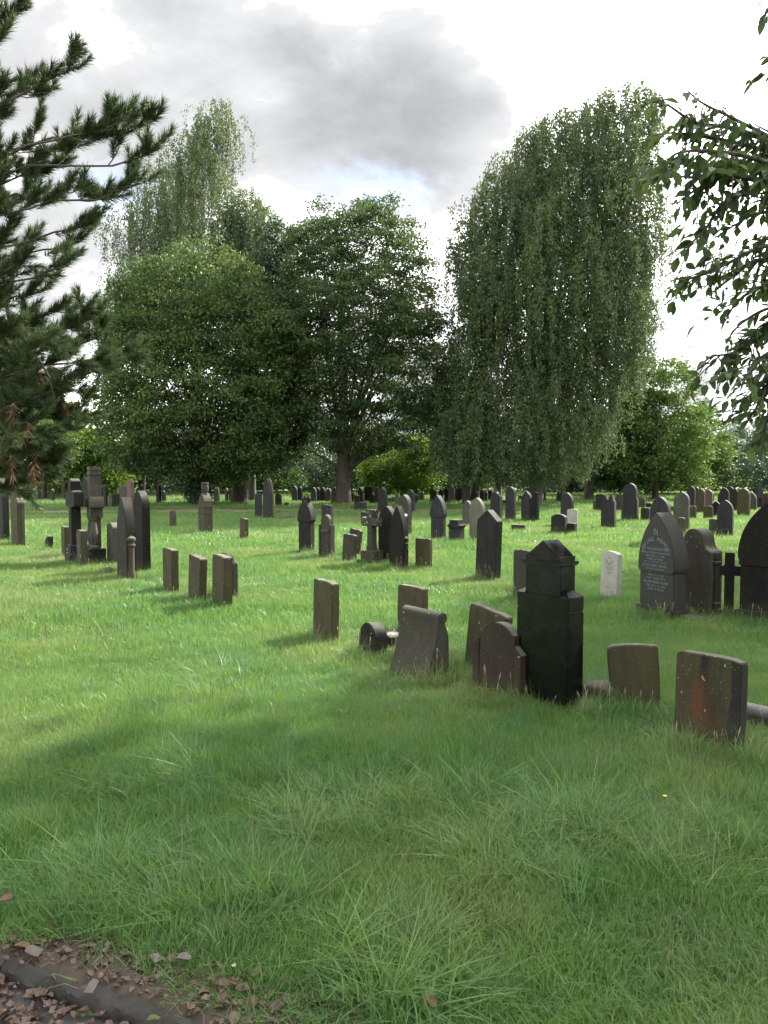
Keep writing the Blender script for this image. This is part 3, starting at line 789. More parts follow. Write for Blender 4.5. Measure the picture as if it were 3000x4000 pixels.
# ------------------------------------------------------------------ pine branches reaching in from the left
def needle_tuft_mesh(seed, n=80, L=0.16, dead=False):
    r = np.random.default_rng(seed)
    t = r.random(n) ** 0.85
    th = r.uniform(0, 6.283, n)
    tilt = r.uniform(0.62, 1.2, n) * (1.12 - 0.62 * t)
    ln = r.uniform(0.055, 0.095, n)
    base = np.stack([0.012 * np.sin(t * 3), np.zeros(n), t * L], -1)
    d = np.stack([np.sin(tilt) * np.cos(th), np.sin(tilt) * np.sin(th), np.cos(tilt)], -1)
    s = np.cross(d, r.normal(0, 1, (n, 3))); s /= np.linalg.norm(s, axis=1)[:, None]
    w = 0.0027
    V = np.stack([base - s * w, base + s * w, base + d * ln[:, None]], 1).reshape(-1, 3)
    F = np.arange(3 * n).reshape(n, 3)
    return V, F, r.random(n)
TUFTS = [needle_tuft_mesh(100 + i, 140, 0.15) for i in range(5)]
def frame_from_dir(d):
    return Vector(d).normalized().to_track_quat('Z', 'Y').to_matrix()
def build_pine():
    bx, by = -5.6, 7.4
    root = tag(empty('pine_tree', (bx, by, 0)), 'pine tree whose dark bristly branches reach into the view above the grass', 'tree')
    O = Vector((bx, by, 0))
    tube('trunk', [Vector((0, 0, -0.2)), Vector((0.05, 0, 3)), Vector((0.0, 0.05, 6)), Vector((0.1, 0, 9.5))], [0.24, 0.19, 0.15, 0.06], M['pinebark'], root, 10)
    tufts = []
    B = [(105, 20, 6.6, .3), (30, 130, 6.4, .2), (150, 300, 6.9, .2), (330, 240, 6.6, .1), (490, 455, 6.4, .25), (625, 450, 6.7, .3), (655, 555, 6.5, .35), (580, 690, 6.6, .3), (300, 715, 6.3, .2),
         (230, 620, 7.0, .1), (390, 845, 6.6, .1), (340, 920, 6.9, .1), (300, 1010, 6.4, .0), (215, 1100, 6.7, .0), (255, 1190, 6.9, .1), (400, 1215, 6.6, .2), (415, 1290, 6.9, .2), (555, 1345, 6.8, .3),
         (425, 1420, 6.5, .3), (300, 1370, 6.3, .3), (360, 1560, 6.7, .3), (240, 1500, 6.2, .3), (120, 1420, 6.0, .3), (290, 1660, 6.6, .4), (180, 1620, 6.1, .4), (70, 1560, 6.0, .3), (250, 1770, 6.6, .5),
         (130, 1750, 6.2, .5), (60, 1690, 5.9, .4), (30, 1830, 6.3, .5), (110, 1840, 6.6, .5), (60, 880, 6.5, .1), (90, 1010, 6.2, .1), (60, 560, 6.5, .1), (120, 760, 6.8, .1), (60, 1280, 6.2, .2), (30, 700, 6.1, .1), (150, 1290, 6.9, .2),
         (40, 420, 6.6, .1), (20, 1130, 6.4, .1), (200, 1310, 6.0, .2), (330, 1480, 7.0, .3), (100, 1350, 6.7, .2), (40, 1460, 6.7, .2), (140, 1550, 6.9, .3), (210, 1700, 6.9, .4)]
    for bi, (u, v, D, sag) in enumerate(B):
        tip = at(u - 30, v + 25, D) - O
        z0 = tip.z + sag + random.uniform(-0.15, 0.25) if v > 900 else tip.z - random.uniform(0.0, 0.5) + sag
        a = Vector((0.05, 0, z0))
        path = bez(a, a + Vector((tip.x * 0.35, tip.y * 0.2, -sag * 0.25)), Vector((tip.x * 0.78, tip.y * 0.85, tip.z - 0.22 - sag * 0.2)), tip, 14)
        rad = [0.015 * (1 - 0.8 * i / 13) + 0.003 for i in range(14)]
        ph = random.uniform(0, 6.28)
        path = [q + Vector((0, 0.05 * math.sin(i * 0.9 + ph), 0.035 * math.sin(i * 1.3 + ph) + 0.02 * math.sin(i * 2.9 + ph))) * min(1, (13 - i) / 4) for i, q in enumerate(path)]
        tube('branch', path, rad, M['pinebark'], root, 6)
        Ltot = sum((path[i + 1] - path[i]).length for i in range(13))
        dense = v > 1200
        pos = 0.30
        acc = 0.0
        for i in range(13):
            seg = path[i + 1] - path[i]; L = seg.length
            acc += L
            f = acc / Ltot
            if f < 0.34:
                continue
            if random.random() < 0.27 and not dense:
                continue
            d = seg.normalized()
            side = Vector((random.gauss(0, 1), random.gauss(0, 1), random.gauss(0, 0.7))).cross(d)
            if side.length < 1e-3: continue
            side.normalize()
            tw = (d * 0.75 + side * 0.8 + Vector((0.15, 0, 0.45 if not dense else 0.05))).normalized()
            ln = random.uniform(0.14, 0.36) * (1.3 - 0.75 * f)
            p0 = path[i] + seg * random.random()
            p1 = p0 + tw * ln
            tube('twig', [p0, (p0 + p1) / 2 + Vector((0, 0, -0.015)), p1], [0.006, 0.005, 0.004], M['pinebark'], root, 4)
            upd = Vector((0.15, 0, 0.75 if not dense else 0.25))
            # a whorl of shoots at the twig's end, fanning and turning up, and one or two further back
            for e in range(random.randint(5, 8)):
                dd = (tw * 0.7 + upd + Vector((random.gauss(0, 0.5), random.gauss(0, 0.5), random.gauss(0, 0.3)))).normalized()
                tufts.append((p1 + tw * random.uniform(-0.14, 0.02), dd, random.uniform(0.75, 1.2)))
            if ln > 0.2:
                tufts.append((p0 + tw * ln * 0.55, (tw + upd * 0.6).normalized(), random.uniform(0.7, 1.0)))
        d = (path[-1] - path[-2]).normalized()
        for e in range(6):
            tufts.append((tip - d * 0.07 * e, (d + Vector((0.15, random.gauss(0, .35), 0.85 - 0.12 * e + random.gauss(0, 0.2)))).normalized(), random.uniform(0.9, 1.3)))
    meshes = []
    for i, (V, F, rn) in enumerate(TUFTS):
        me = arr_mesh('needle_tuft', V, F, {'rnd': rn}); me.materials.append(M['lf_pine']); meshes.append(me)
    def vis(t):
        w = O + t[0]
        dx = w.x / w.y * FPX + 1500
        return dx if -40 < dx else 9e3 - dx
    tufts.sort(key=lambda t: -min(vis(t), 5000) if vis(t) < 5000 else vis(t))
    VV, FF, RR, off = [], [], [], 0
    for k, (p0, d, s) in enumerate(tufts):
        Mx = frame_from_dir(d)
        q = k % 5
        if k < 300:
            o = link('needle_tuft', meshes[q], None, root)
            o.matrix_local = Matrix.Translation(p0) @ Mx.to_4x4() @ Matrix.Rotation(random.uniform(0, 6.28), 4, 'Z') @ Matrix.Scale(s, 4)
        else:
            V, F, rn = TUFTS[q]
            A = np.array(Mx)
            VV.append(V @ A.T * s + np.array(p0)); FF.append(F + off); RR.append(rn); off += len(V)
    print('pine tufts', len(tufts))
    if VV:
        tag(link('foliage', arr_mesh('foliage', np.concatenate(VV), np.concatenate(FF), {'rnd': np.concatenate(RR)}), M['lf_pine'], root), kind='stuff')
    # dead brown sprays caught in the lower branches
    for u, v, D in ((120, 1790, 6.1), (140, 1745, 6.3), (40, 1770, 5.9), (60, 1560, 5.9), (30, 1590, 6.0), (150, 1410, 6.4), (95, 1320, 6.3), (240, 1560, 6.5), (15, 1690, 6.0), (110, 1650, 6.0)):
        V, F, rn = needle_tuft_mesh(int(u + v), 46, 0.14)
        A = np.array(frame_from_dir((random.gauss(0, 0.3), random.gauss(0, 0.3), -1)))
        o = link('dead_spray', arr_mesh('dead_spray', V @ A.T * 1.3, F, {'rnd': rn}), M['lf_dead'], root)
        o.location = at(u, v, D) - O
    for u0, v0, u1, v1 in ((150, 1400, 215, 1570), (195, 1430, 265, 1490), (40, 1530, 70, 1590), (60, 1520, 45, 1600), (10, 1610, 30, 1570)):
        a, b = at(u0, v0, 6.0) - O, at(u1, v1, 6.2) - O
        tube('bare_twig', [a, (a + b) / 2 + Vector((0.02, 0, 0.03)), b], [0.008, 0.007, 0.004], M['pinebark'], root, 5)
build_pine()

# ------------------------------------------------------------------ cherry branches reaching in from the right
def cherry_leaf_mesh(seed):
    r = random.Random(seed)
    L, W = 0.068 * r.uniform(0.75, 1.2), 0.031 * r.uniform(0.85, 1.25)
    fold = r.uniform(0.15, 0.5); curl = r.uniform(0.1, 0.5)
    V, F = [], []
    ts = [0, 0.18, 0.42, 0.68, 0.88, 1.0]
    ws = [0.06, 0.62, 1.0, 0.80, 0.36, 0.03]
    for t, w in zip(ts, ws):
        zc = -curl * L * t * t * 0.6
        for s in (-1, 0, 1):
            V.append((s * w * W / 2, L * t, zc + abs(s) * w * W / 2 * fold))
    for i in range(5):
        for s in range(2):
            a = i * 3 + s
            F.append((a, a + 1, a + 4, a + 3))
    # stalk
    b = len(V)
    V += [(-0.0012, 0, 0), (0.0012, 0, 0), (0.0012, -0.022, 0.004), (-0.0012, -0.022, 0.004)]
    F.append((b, b + 1, b + 2, b + 3))
    return np.array(V, float), np.array(F)
CH = [cherry_leaf_mesh(i) for i in range(6)]
def build_cherry():
    bx, by = 4.9, 4.9
    O = Vector((bx, by, 0))
    root = tag(empty('cherry_tree', (bx, by, 0)), 'cherry tree with drooping leafy twigs reaching in against the bright sky', 'tree')
    tube('trunk', [Vector((0, 0, -0.2)), Vector((0, 0, 1.0)), Vector((-0.1, 0, 2.3)), Vector((-0.2, -0.05, 4.4))], [0.17, 0.13, 0.12, 0.05], M['twig'], root, 10)
    paths = [  # polylines u,v and distance
        [(3250, 700), (3050, 560), (2880, 470), (2740, 400), (2680, 345)], [(3050, 560), (2860, 500), (2720, 480), (2600, 405), (2550, 400)],
        [(3250, 650), (3000, 590), (2800, 540), (2640, 520), (2545, 530)], [(3200, 720), (2950, 620), (2760, 590), (2640, 600), (2590, 650)],
        [(3200, 760), (2950, 700), (2760, 640), (2620, 640), (2490, 640)], [(2900, 640), (2740, 690), (2640, 690), (2540, 710)], [(2900, 690), (2760, 720), (2690, 760), (2640, 800)],
        [(3100, 720), (2920, 740), (2820, 800), (2760, 890), (2700, 950), (2640, 1000)], [(3150, 860), (2980, 830), (2870, 880), (2790, 930)],
        [(3200, 980), (3000, 960), (2840, 1030), (2720, 1080), (2640, 1110)], [(3150, 1020), (2960, 1020), (2850, 1090), (2780, 1150)], [(3150, 1120), (2980, 1120), (2880, 1180), (2830, 1260)],
        [(3200, 1200), (3020, 1200), (2900, 1260), (2840, 1330)], [(3200, 1300), (3040, 1280), (2930, 1330), (2860, 1380), (2790, 1390), (2755, 1410)],
        [(3150, 1350), (3000, 1380), (2930, 1450), (2890, 1530)], [(3200, 1420), (3060, 1430), (2990, 1520), (2950, 1600), (2900, 1680)], [(3100, 1500), (3020, 1600), (2980, 1680), (2930, 1740)],
        [(3150, 800), (3000, 780), (2920, 800)], [(3150, 540), (3020, 520), (2940, 480)], [(3150, 620), (3010, 650), (2930, 680)], [(3150, 1250), (3000, 1260), (2940, 1300)], [(3150, 900), (3020, 920), (2930, 960)],
        [(3250, 330), (3090, 250), (3000, 215)], [(3300, -150), (3100, -60), (2990, -5)],
        [(3120, 1080), (3000, 1060), (2930, 1110)], [(3100, 1460), (3020, 1490), (2960, 1530)], [(3160, 1600), (3060, 1640), (2990, 1690)]]
    L_, fr = [], []
    for k, pl in enumerate(paths):
        D = 4.0 + 0.5 * ((k * 0.37) % 1.0)
        pts = [at(u, v, D + 0.15 * math.sin(j + k)) - O for j, (u, v) in enumerate(pl)]
        first = pts[0]
        base = Vector((-0.15, -0.03, max(1.8, first.z - 0.7)))
        full = [base, (base + first) / 2 + Vector((0, 0, 0.15))] + pts
        P = []
        for i in range(len(full) - 1):          # smooth polyline
            p0 = full[max(0, i - 1)]; p1 = full[i]; p2 = full[i + 1]; p3 = full[min(len(full) - 1, i + 2)]
            for s in np.linspace(0, 1, 5, endpoint=False):
                P.append(0.5 * ((2 * p1) + (p2 - p0) * s + (2 * p0 - 5 * p1 + 4 * p2 - p3) * s * s + (3 * p1 - p0 - 3 * p2 + p3) * s ** 3))
        P.append(full[-1])
        nP = len(P)
        tube('branch', P, [0.022 * (1 - i / nP) ** 1.2 + 0.0025 for i in range(nP)], M['twig'], root, 5)
        start = 10
        def put_leaf(p, d):
            down = Vector((d.x * 0.6 + random.gauss(0, 0.35), d.y * 0.5 + random.gauss(0, 0.45), -0.45 + random.gauss(0, 0.38))).normalized()
            L_.append((p, down, random.uniform(0.65, 1.25)))
        for i in range(start, nP - 1):
            seg = P[i + 1] - P[i]; d = seg.normalized()
            for q in range(max(1, int(seg.length / (0.0105 if i < nP - 9 else 0.034)))):
                put_leaf(P[i] + seg * random.random(), d)
            if random.random() < 0.75 and i < nP - 5:
                sd = (d * 0.6 + Vector((random.gauss(-0.1, 0.5), random.gauss(0, 0.6), random.gauss(-0.15, 0.45)))).normalized()
                ln = random.uniform(0.10, 0.26)
                a = P[i]; b = a + sd * ln * 0.5; c2 = a + sd * ln + Vector((0, 0, -0.03))
                tube('twig', [a, b, c2], [0.004, 0.003, 0.002], M['twig'], root, 4)
                for q in range(int(ln / 0.026)):
                    put_leaf(a + (c2 - a) * random.uniform(0.15, 1.0), sd)
            if random.random() < 0.10:
                fr.append(P[i] + Vector((random.gauss(0, 0.01), random.gauss(0, 0.01), -0.035)))
    meshes = []
    for i, (V, F) in enumerate(CH):
        me = arr_mesh('leaf', V, F, {'rnd': np.full(len(F), (i + 0.5) / 6)}, smooth=True); me.materials.append(M['lf_cherry']); meshes.append(me)
    def px(t):
        w = O + t[0]; return w.x / w.y * FPX + 1500
    L_.sort(key=px)
    VV, FF, RR, off = [], [], [], 0
    for k, (p0, d, s) in enumerate(L_):
        q = random.randrange(6)
        yv = d; up = Vector((random.gauss(0, 0.4), random.gauss(0, 0.4), 1))
        xv = yv.cross(up).normalized(); zv = xv.cross(yv)
        Mx = Matrix((xv, yv, zv)).transposed()
        p1 = p0 + d * 0.02
        if k < 300:
            o = link('leaf', meshes[q], None, root)
            o.matrix_local = Matrix.Translation(p1) @ Mx.to_4x4() @ Matrix.Scale(s, 4)
        else:
            V, F = CH[q]
            VV.append(V @ np.array(Mx).T * s + np.array(p1)); FF.append(F + off); off += len(V)
            RR.append(np.full(len(F), random.random()))
    print('cherry leaves', len(L_))
    tag(link('foliage', arr_mesh('foliage', np.concatenate(VV), np.concatenate(FF), {'rnd': np.concatenate(RR)}, smooth=True), M['lf_cherry'], root), kind='stuff')
    bm = bmesh.new(); bmesh.ops.create_uvsphere(bm, u_segments=8, v_segments=6, radius=0.0085)
    fm = bm_mesh('fruit', bm, 180); fm.materials.append(M['fruit'])
    for p0 in fr[:26]:
        o = link('fruit', fm, None, root); o.location = p0
build_cherry()
# ------------------------------------------------------------------ gravestones
STONES = []          # (x, y, half width) of everything the grass grows against
def arch(w, spring, h, n=9):
    a = w / 2; r = h - spring
    right = []
    if r >= a * 0.999:
        RR = (a * a + r * r) / (2 * a); cx = a - RR
        t1 = math.atan2(r, -cx)
        for i in range(n + 1):
            t = t1 * i / n
            right.append((cx + RR * math.cos(t), spring + RR * math.sin(t)))
    else:
        RR = (a * a + r * r) / (2 * r); cz = h - RR
        t0 = math.asin((spring - cz) / RR)
        for i in range(n + 1):
            t = t0 + (math.pi / 2 - t0) * i / n
            right.append((RR * math.cos(t), cz + RR * math.sin(t)))
    left = [(-x, z) for x, z in right[::-1][1:]]
    return right + left
Z0 = -0.18
def outline(kind, w, h):
    a = w / 2
    if kind == 'flat':
        g = random.gauss
        R_ = [(a + g(0, 0.003), h * q) for q in (0.2, 0.42, 0.63, 0.84)]
        T_ = [(a * q, h + g(0, 0.0035) - (0.012 if abs(q) > 0.95 else 0)) for q in (0.985, 0.66, 0.3, -0.08, -0.45, -0.78, -0.985)]
        L_ = [(-a + g(0, 0.003), h * q) for q in (0.83, 0.6, 0.4, 0.22)]
        return [(-a, Z0), (a, Z0)] + R_ + T_ + L_
    if kind == 'slant':
        return [(-a, Z0), (a, Z0), (a, h), (a * 0.2, h), (-a, h * 0.72)]
    if kind == 'gable':
        return [(-a, Z0), (a, Z0), (a, h - a * 0.85), (0, h), (-a, h - a * 0.85)]
    if kind == 'gothic':
        return [(-a, Z0), (a, Z0)] + arch(w, h - min(0.6 * h, a * 1.55), h)
    if kind == 'lowgothic':
        return [(-a, Z0), (a, Z0)] + arch(w, h - min(0.5 * h, a * 1.15), h)
    if kind == 'round':
        return [(-a, Z0), (a, Z0)] + arch(w, h - min(0.8 * h, a * 0.98), h, 11)
    if kind == 'seg':
        return [(-a, Z0), (a, Z0)] + arch(w, h - a * 0.38, h, 8)
    if kind == 'segflat':
        return [(-a, Z0), (a, Z0)] + arch(w, h - a * 0.16, h, 8)
    if kind == 'shoulder':
        s = h * 0.80
        ar = arch(w * 0.62, s + 0.03, h, 7)
        return [(-a, Z0), (a, Z0), (a, s - 0.05), (a * 0.95, s)] + [(a * 0.70, s)] + ar + [(-a * 0.70, s), (-a * 0.95, s), (-a, s - 0.05)]
    if kind == 'horns':
        s = h - a * 0.75
        ar = arch(w * 0.66, s + 0.02, h, 7)
        return [(-a, Z0), (a, Z0), (a, s + 0.06), (a * .74, s + 0.10)] + [(a * .70, s)] + ar + [(-a * .70, s), (-a * .74, s + 0.10), (-a, s + 0.06)]
    if kind == 'ogee':
        s = h * 0.72; R_ = [(a, s), (a * 0.985, s + 0.03), (a * 0.9, s + 0.05), (a * 0.78, s + 0.06)]
        R_ += [(a * 0.66, s + 0.09), (a * 0.58, s + 0.14)]
        top = arch(w * 0.56, h - a * 0.55, h, 8)
        L_ = [(-x, z) for x, z in R_[::-1]]
        return [(-a, Z0), (a, Z0)] + R_ + top + L_
    if kind == 'peaks':
        s = h * 0.86
        return [(-a, Z0), (a, Z0), (a, s - 0.08), (a * 0.8, s), (a * 0.62, h), (a * 0.3, h - 0.01), (a * 0.12, s + 0.02), (-a * 0.12, s + 0.02), (-a * 0.35, h), (-a * 0.62, h - 0.03), (-a * 0.8, s), (-a, s - 0.08)]
    raise ValueError(kind)
def place(u, vb):
    g = gp(u, vb)
    return g.x, g.y, float(hg(g.x, g.y))
def top_h(u, vt, y, z):
    return at(u, vt, y).z - z
def base(name, label, u, vb, yaw, cat='headstone', group=None, roll=0, pitch=0, hw=0.3, dy=0.06):
    x, y, z = place(u, vb)
    y += dy; x *= y / (y - dy)
    STONES.append((x, y, hw))
    return tag(empty(name, (x, y, z), (R(pitch), R(roll), R(yaw))), label, cat, group), y, z
def stone(u, vb, vt, w, t, yaw, kind, mat, label, group=None, roll=0, pitch=0, cat='headstone', name='headstone', plinth=False, head=None, bev=0.008):
    root, y, z = base(name, label, u, vb, yaw, cat, group, roll, pitch, w / 2)
    h = top_h(u, vt, y, z)
    if head:                     # body with a wider moulded head set on it
        s = h * head
        box(w * 0.88, t * 0.8, Z0, s, bevel=bev)
        bm = box(w * 0.88, t * 0.8, Z0, s + 0.01, bevel=bev)
        link('tablet', bm_mesh('tablet', bm), M[mat], root)
        pts = [(-w * 0.44, s + 0.012), (w * 0.44, s + 0.012), (w / 2, s + 0.07)] + arch(w, s + 0.10, h, 9) + [(-w / 2, s + 0.07)]
        link('arched_head', bm_mesh('arched_head', prism(pts, -t / 2, t / 2, bev)), M[mat], root)
    else:
        me = bm_mesh(name, prism(outline(kind, w, h), -t / 2, t / 2, bev))
        if not plinth:
            bpy.data.objects.remove(root)
            x, yy, zz = place(u, vb)
            o = link(name, me, M[mat]); y2 = yy + 0.06
            o.location = (x * y2 / yy, y2, zz); o.rotation_euler = (R(pitch), R(roll), R(yaw))
            tag(o, label, cat, group)
            return o
        me.name = 'tablet'; link('tablet', me, M[mat], root)
    if plinth:
        link('plinth', bm_mesh('plinth', box(w * 1.18, t * 1.6, Z0, 0.10, bevel=0.012)), M[mat], root)
    return root

# --- the nearest row -------------------------------------------------------------
def black_stone():
    root, y, z = base('headstone', 'tall polished black granite headstone with stepped shoulders and a gabled top', 2143, 2772, -50, hw=0.28, dy=0.02)
    g = M['granite']; w, t = 0.51, 0.20
    pts = [(-w / 2, Z0), (w / 2, Z0), (w / 2, 0.80), (w / 2 - 0.012, 0.812), (w / 2, 0.824), (w / 2, 0.93), (-w / 2, 0.93), (-w / 2, 0.824), (-w / 2 + 0.012, 0.812), (-w / 2, 0.80)]
    link('body', bm_mesh('body', prism(pts, -t / 2, t / 2, 0.004)), g, root)
    for s in (-1, 1):          # sloping shoulders, hipped
        bm = bmesh.new()
        x0, x1 = s * w / 2, s * 0.178
        v = [bm.verts.new(q) for q in ((x0, -t / 2, 0.931), (x0, t / 2, 0.931), (x1, t / 2, 0.931), (x1, -t / 2, 0.931), (x1, t / 2 - 0.07, 0.985), (x1, -t / 2 + 0.07, 0.985))]
        for f in ((0, 1, 4, 5), (0, 5, 3), (1, 2, 4), (3, 5, 4, 2), (0, 3, 2, 1)):
            bm.faces.new([v[i] for i in f])
        link('shoulder', bm_mesh('shoulder', bm, 20), g, root)
    link('neck', bm_mesh('neck', box(0.352, t * 0.92, 0.932, 1.165, bevel=0.004)), g, root)
    link('cornice', bm_mesh('cornice', prism([(-0.176, 1.166), (0.176, 1.166), (0.196, 1.182), (0.196, 1.202), (-0.196, 1.202), (-0.196, 1.182)], -t * 0.56, t * 0.56, 0.003)), g, root)
    link('cap_block', bm_mesh('cap_block', box(0.335, t * 1.02, 1.203, 1.243, bevel=0.003)), g, root)
    h = top_h(2110, 2108, y, z)
    link('gable', bm_mesh('gable', prism([(-0.150, 1.244), (0.150, 1.244), (0.138, 1.256), (0.0, h), (-0.138, 1.256)], -t * 0.5, t * 0.5, 0.004)), g, root)
    link('plinth', bm_mesh('plinth', box(w + 0.06, t + 0.06, Z0, 0.05, bevel=0.008)), g, root)
black_stone()
stone(2765, 2950, 2560, 0.46, 0.10, -50, 'flat', 'rust', 'thick plain slab streaked with orange rust, white lichen down one edge', roll=0, pitch=-2, bev=0.006, cat='headstone')
stone(2484, 2800, 2517, 0.38, 0.08, -12, 'flat', 'olive', 'plain olive slab with a sloping top between the black granite stone and the rusty slab', roll=-4, pitch=0)
stone(1893, 2640, 2372, 0.50, 0.09, -54, 'flat', 'olive', 'mossy slab leaning sideways behind the small red brown headstone', roll=8)
stone(1272, 2512, 2266, 0.42, 0.10, -56, 'flat', 'olive', 'mossy flat topped slab standing alone beside the small round black stone', roll=2)
stone(1612, 2488, 2290, 0.46, 0.09, -52, 'flat', 'olive', 'mossy flat topped slab rising behind the scroll topped stone', roll=0)
def red_stone():
    root, y, z = base('headstone', 'small red brown headstone with a humped top close against the black granite one', 1950, 2740, -52, hw=0.24, pitch=-2)
    h = top_h(1925, 2432, y, z); w, t = 0.40, 0.10
    s = h - 0.13
    pts = [(-w / 2, Z0), (w / 2, Z0), (w / 2, s)] + [(w / 2, s + 0.05), (w * 0.42, s + 0.055)] + arch(w * 0.80, s + 0.06, h, 8) + [(-w * 0.42, s + 0.055), (-w / 2, s + 0.05), (-w / 2, s)]
    link('tablet', bm_mesh('tablet', prism(pts, -t / 2, t / 2, 0.006)), M['red'], root)
    for sx in (-1, 1):
        bm = box(0.075, t * 1.15, Z0, s - 0.10, x=sx * (w / 2 + 0.036))
        prism([(sx * (w / 2 + 0.0) - 0.0, s - 0.099), (sx * (w / 2 + 0.085), s - 0.099), (sx * (w / 2 + 0.005), s - 0.03)], -t * 0.6, t * 0.6, 0.004, bm)
        link('side_pier', bm_mesh('side_pier', bm), M['red'], root)
red_stone()
def scroll_stone():
    root, y, z = base('headstone', 'sloping grave tablet with a rolled scroll top and lichen on its end', 1648, 2655, -52, hw=0.3)
    h = top_h(1640, 2378, y, z); w = 0.52
    # profile in the (depth, height) plane: front at negative depth; the front sweeps out to a wide foot
    r = 0.055
    prof = [(-0.215, Z0), (0.10, Z0), (0.10, 0.05), (0.095, h * 0.62), (0.085, h * 0.70), (0.055, h - 2 * r - 0.01)]
    cx, cz = 0.02, h - r
    for i in range(13):
        t = -1.1 + i * (math.pi + 1.35) / 12
        prof.append((cx + r * math.cos(t), cz + r * math.sin(t)))
    for i in range(1, 8):
        q = i / 8
        prof.append((-0.035 - 0.17 * q ** 1.5, (h - 1.9 * r) * (1 - q) + 0.02))
    prof.append((-0.215, 0.0))
    bm = bmesh.new()
    A = [bm.verts.new((-w / 2, d, zz)) for d, zz in prof]; B = [bm.verts.new((w / 2, d, zz)) for d, zz in prof]
    bm.faces.new(A); bm.faces.new(B[::-1])
    for i in range(len(prof)):
        j = (i + 1) % len(prof); bm.faces.new((A[i], A[j], B[j], B[i]))
    bmesh.ops.bevel(bm, geom=[e for e in bm.edges if e.calc_face_angle(0) > R(40)], offset=0.006, segments=2, affect='EDGES', clamp_overlap=True)
    link('tablet', bm_mesh('tablet', bm), M['greybrown'], root)
    for s in (-1, 1):       # carved volutes on both ends
        P = []
        for i in range(26):
            t = i / 25; a = 0.6 + t * 9.5; rr = 0.046 * (1 - 0.8 * t)
            P.append(Vector((s * (w / 2 + 0.002), cx + rr * math.cos(a), cz + rr * math.sin(a))))
        tube('volute', P, [0.006] * 26, M['greybrown'], root, 5)
scroll_stone()
def small_black():
    root, y, z = base('headstone', 'small round topped black headstone half sunk in the grass', 1452, 2578, -58, hw=0.2, pitch=-4)
    h = top_h(1455, 2432, y, z); w = 0.33
    link('tablet', bm_mesh('tablet', prism(outline('round', w, h), -0.075, 0.075, 0.008)), M['black'], root)
    link('plinth', bm_mesh('plinth', box(0.44, 0.22, Z0, 0.07, bevel=0.012)), M['black'], root)
small_black()
def flower_vase():
    root, y, z = base('flower_vase', 'squat dark stone flower holder with a pierced metal lid behind the scroll topped stone', 1528, 2545, -52, 'flower vase', hw=0.15)
    h = top_h(1528, 2470, y, z)
    bm = box(0.20, 0.20, Z0, h * 0.72, bevel=0.01)
    link('pot', bm_mesh('pot', bm), M['soot'], root)
    link('rim', bm_mesh('rim', prism([(-0.10, h * 0.722), (0.10, h * 0.722), (0.125, h * 0.86), (0.09, h * 0.93), (-0.09, h * 0.93), (-0.125, h * 0.86)], -0.11, 0.11, 0.008)), M['sootblue'], root)
    lid = link('lid', bm_mesh('lid', lathe([(0.062, h * 0.932), (0.062, h * 0.95), (0.045, h * 0.985), (0.015, h)], 16)), M['metal'], root)
    bm = bmesh.new()
    for r_, k in ((0.048, 8), (0.028, 5)):
        for i in range(k):
            a = 2 * math.pi * i / k
            lathe([(0.0065, h * 0.955), (0.0065, h * 1.0)], 6, r_ * math.cos(a), r_ * math.sin(a), bm)
    link('lid_holes', bm_mesh('lid_holes', bm), M['black'], lid)
flower_vase()
def lump(name, label, u, vb, size, mat, cat='stone', seed=0, yaw=0, group=None, sink=0.3):
    x, y, z = place(u, vb)
    bm = bmesh.new(); bmesh.ops.create_icosphere(bm, subdivisions=3, radius=0.5)
    V = np.array([v.co[:] for v in bm.verts])
    d = 1 + 0.16 * waves(V * 3 + seed * 3.1, 1.1) + 0.05 * waves(V * 9 + seed, 1.3)
    V = np.sign(V) * np.abs(V / 0.5) ** 0.75 * 0.5 * d[:, None] * np.array(size)
    for v, c in zip(bm.verts, V): v.co = c
    o = link(name, bm_mesh(name, bm, 40), M[mat]); o.location = (x, y, z + size[2] * (0.5 - sink)); o.rotation_euler = (0.1, -0.08, R(yaw))
    STONES.append((x, y, size[0] / 2))
    return tag(o, label, cat, group)
lump('broken_stone', 'broken dark lump of stone lying between the black granite stone and the olive slab', 2352, 2775, (0.32, 0.22, 0.22), 'rubble', 'broken stone', 1, -50, sink=-0.1)
lump('stone_chip', 'small pale chip of stone at the foot of the black granite headstone', 2285, 2795, (0.15, 0.09, 0.09), 'lichenkerb', 'broken stone', 2, -20, sink=-0.2)
def kerb_grave():
    root, y, z = base('grave_kerb', 'grey lichen covered rounded coping on a low stone wall behind the rusty slab', 3010, 2880, -50, 'grave kerb', hw=0.7)
    hh = top_h(2960, 2765, y, z)
    L = 1.5
    link('kerb_wall', bm_mesh('kerb_wall', box(L, 0.12, Z0, hh - 0.085, x=0.2, bevel=0.008)), M['greybrown'], root)
    bm = bmesh.new(); n = 14
    rings = []
    for x in np.linspace(-L / 2 + 0.18, L / 2 + 0.22, 9):
        rings.append([bm.verts.new((x, 0.058 * math.cos(2 * math.pi * i / n), hh - 0.058 + 0.058 * math.sin(2 * math.pi * i / n))) for i in range(n)])
    for a, b in zip(rings[:-1], rings[1:]):
        for i in range(n):
            j = (i + 1) % n; bm.faces.new((a[i], a[j], b[j], b[i]))
    bm.faces.new(rings[0]); bm.faces.new(rings[-1][::-1])
    link('coping', bm_mesh('coping', bm), M['lichenkerb'], root)
kerb_grave()

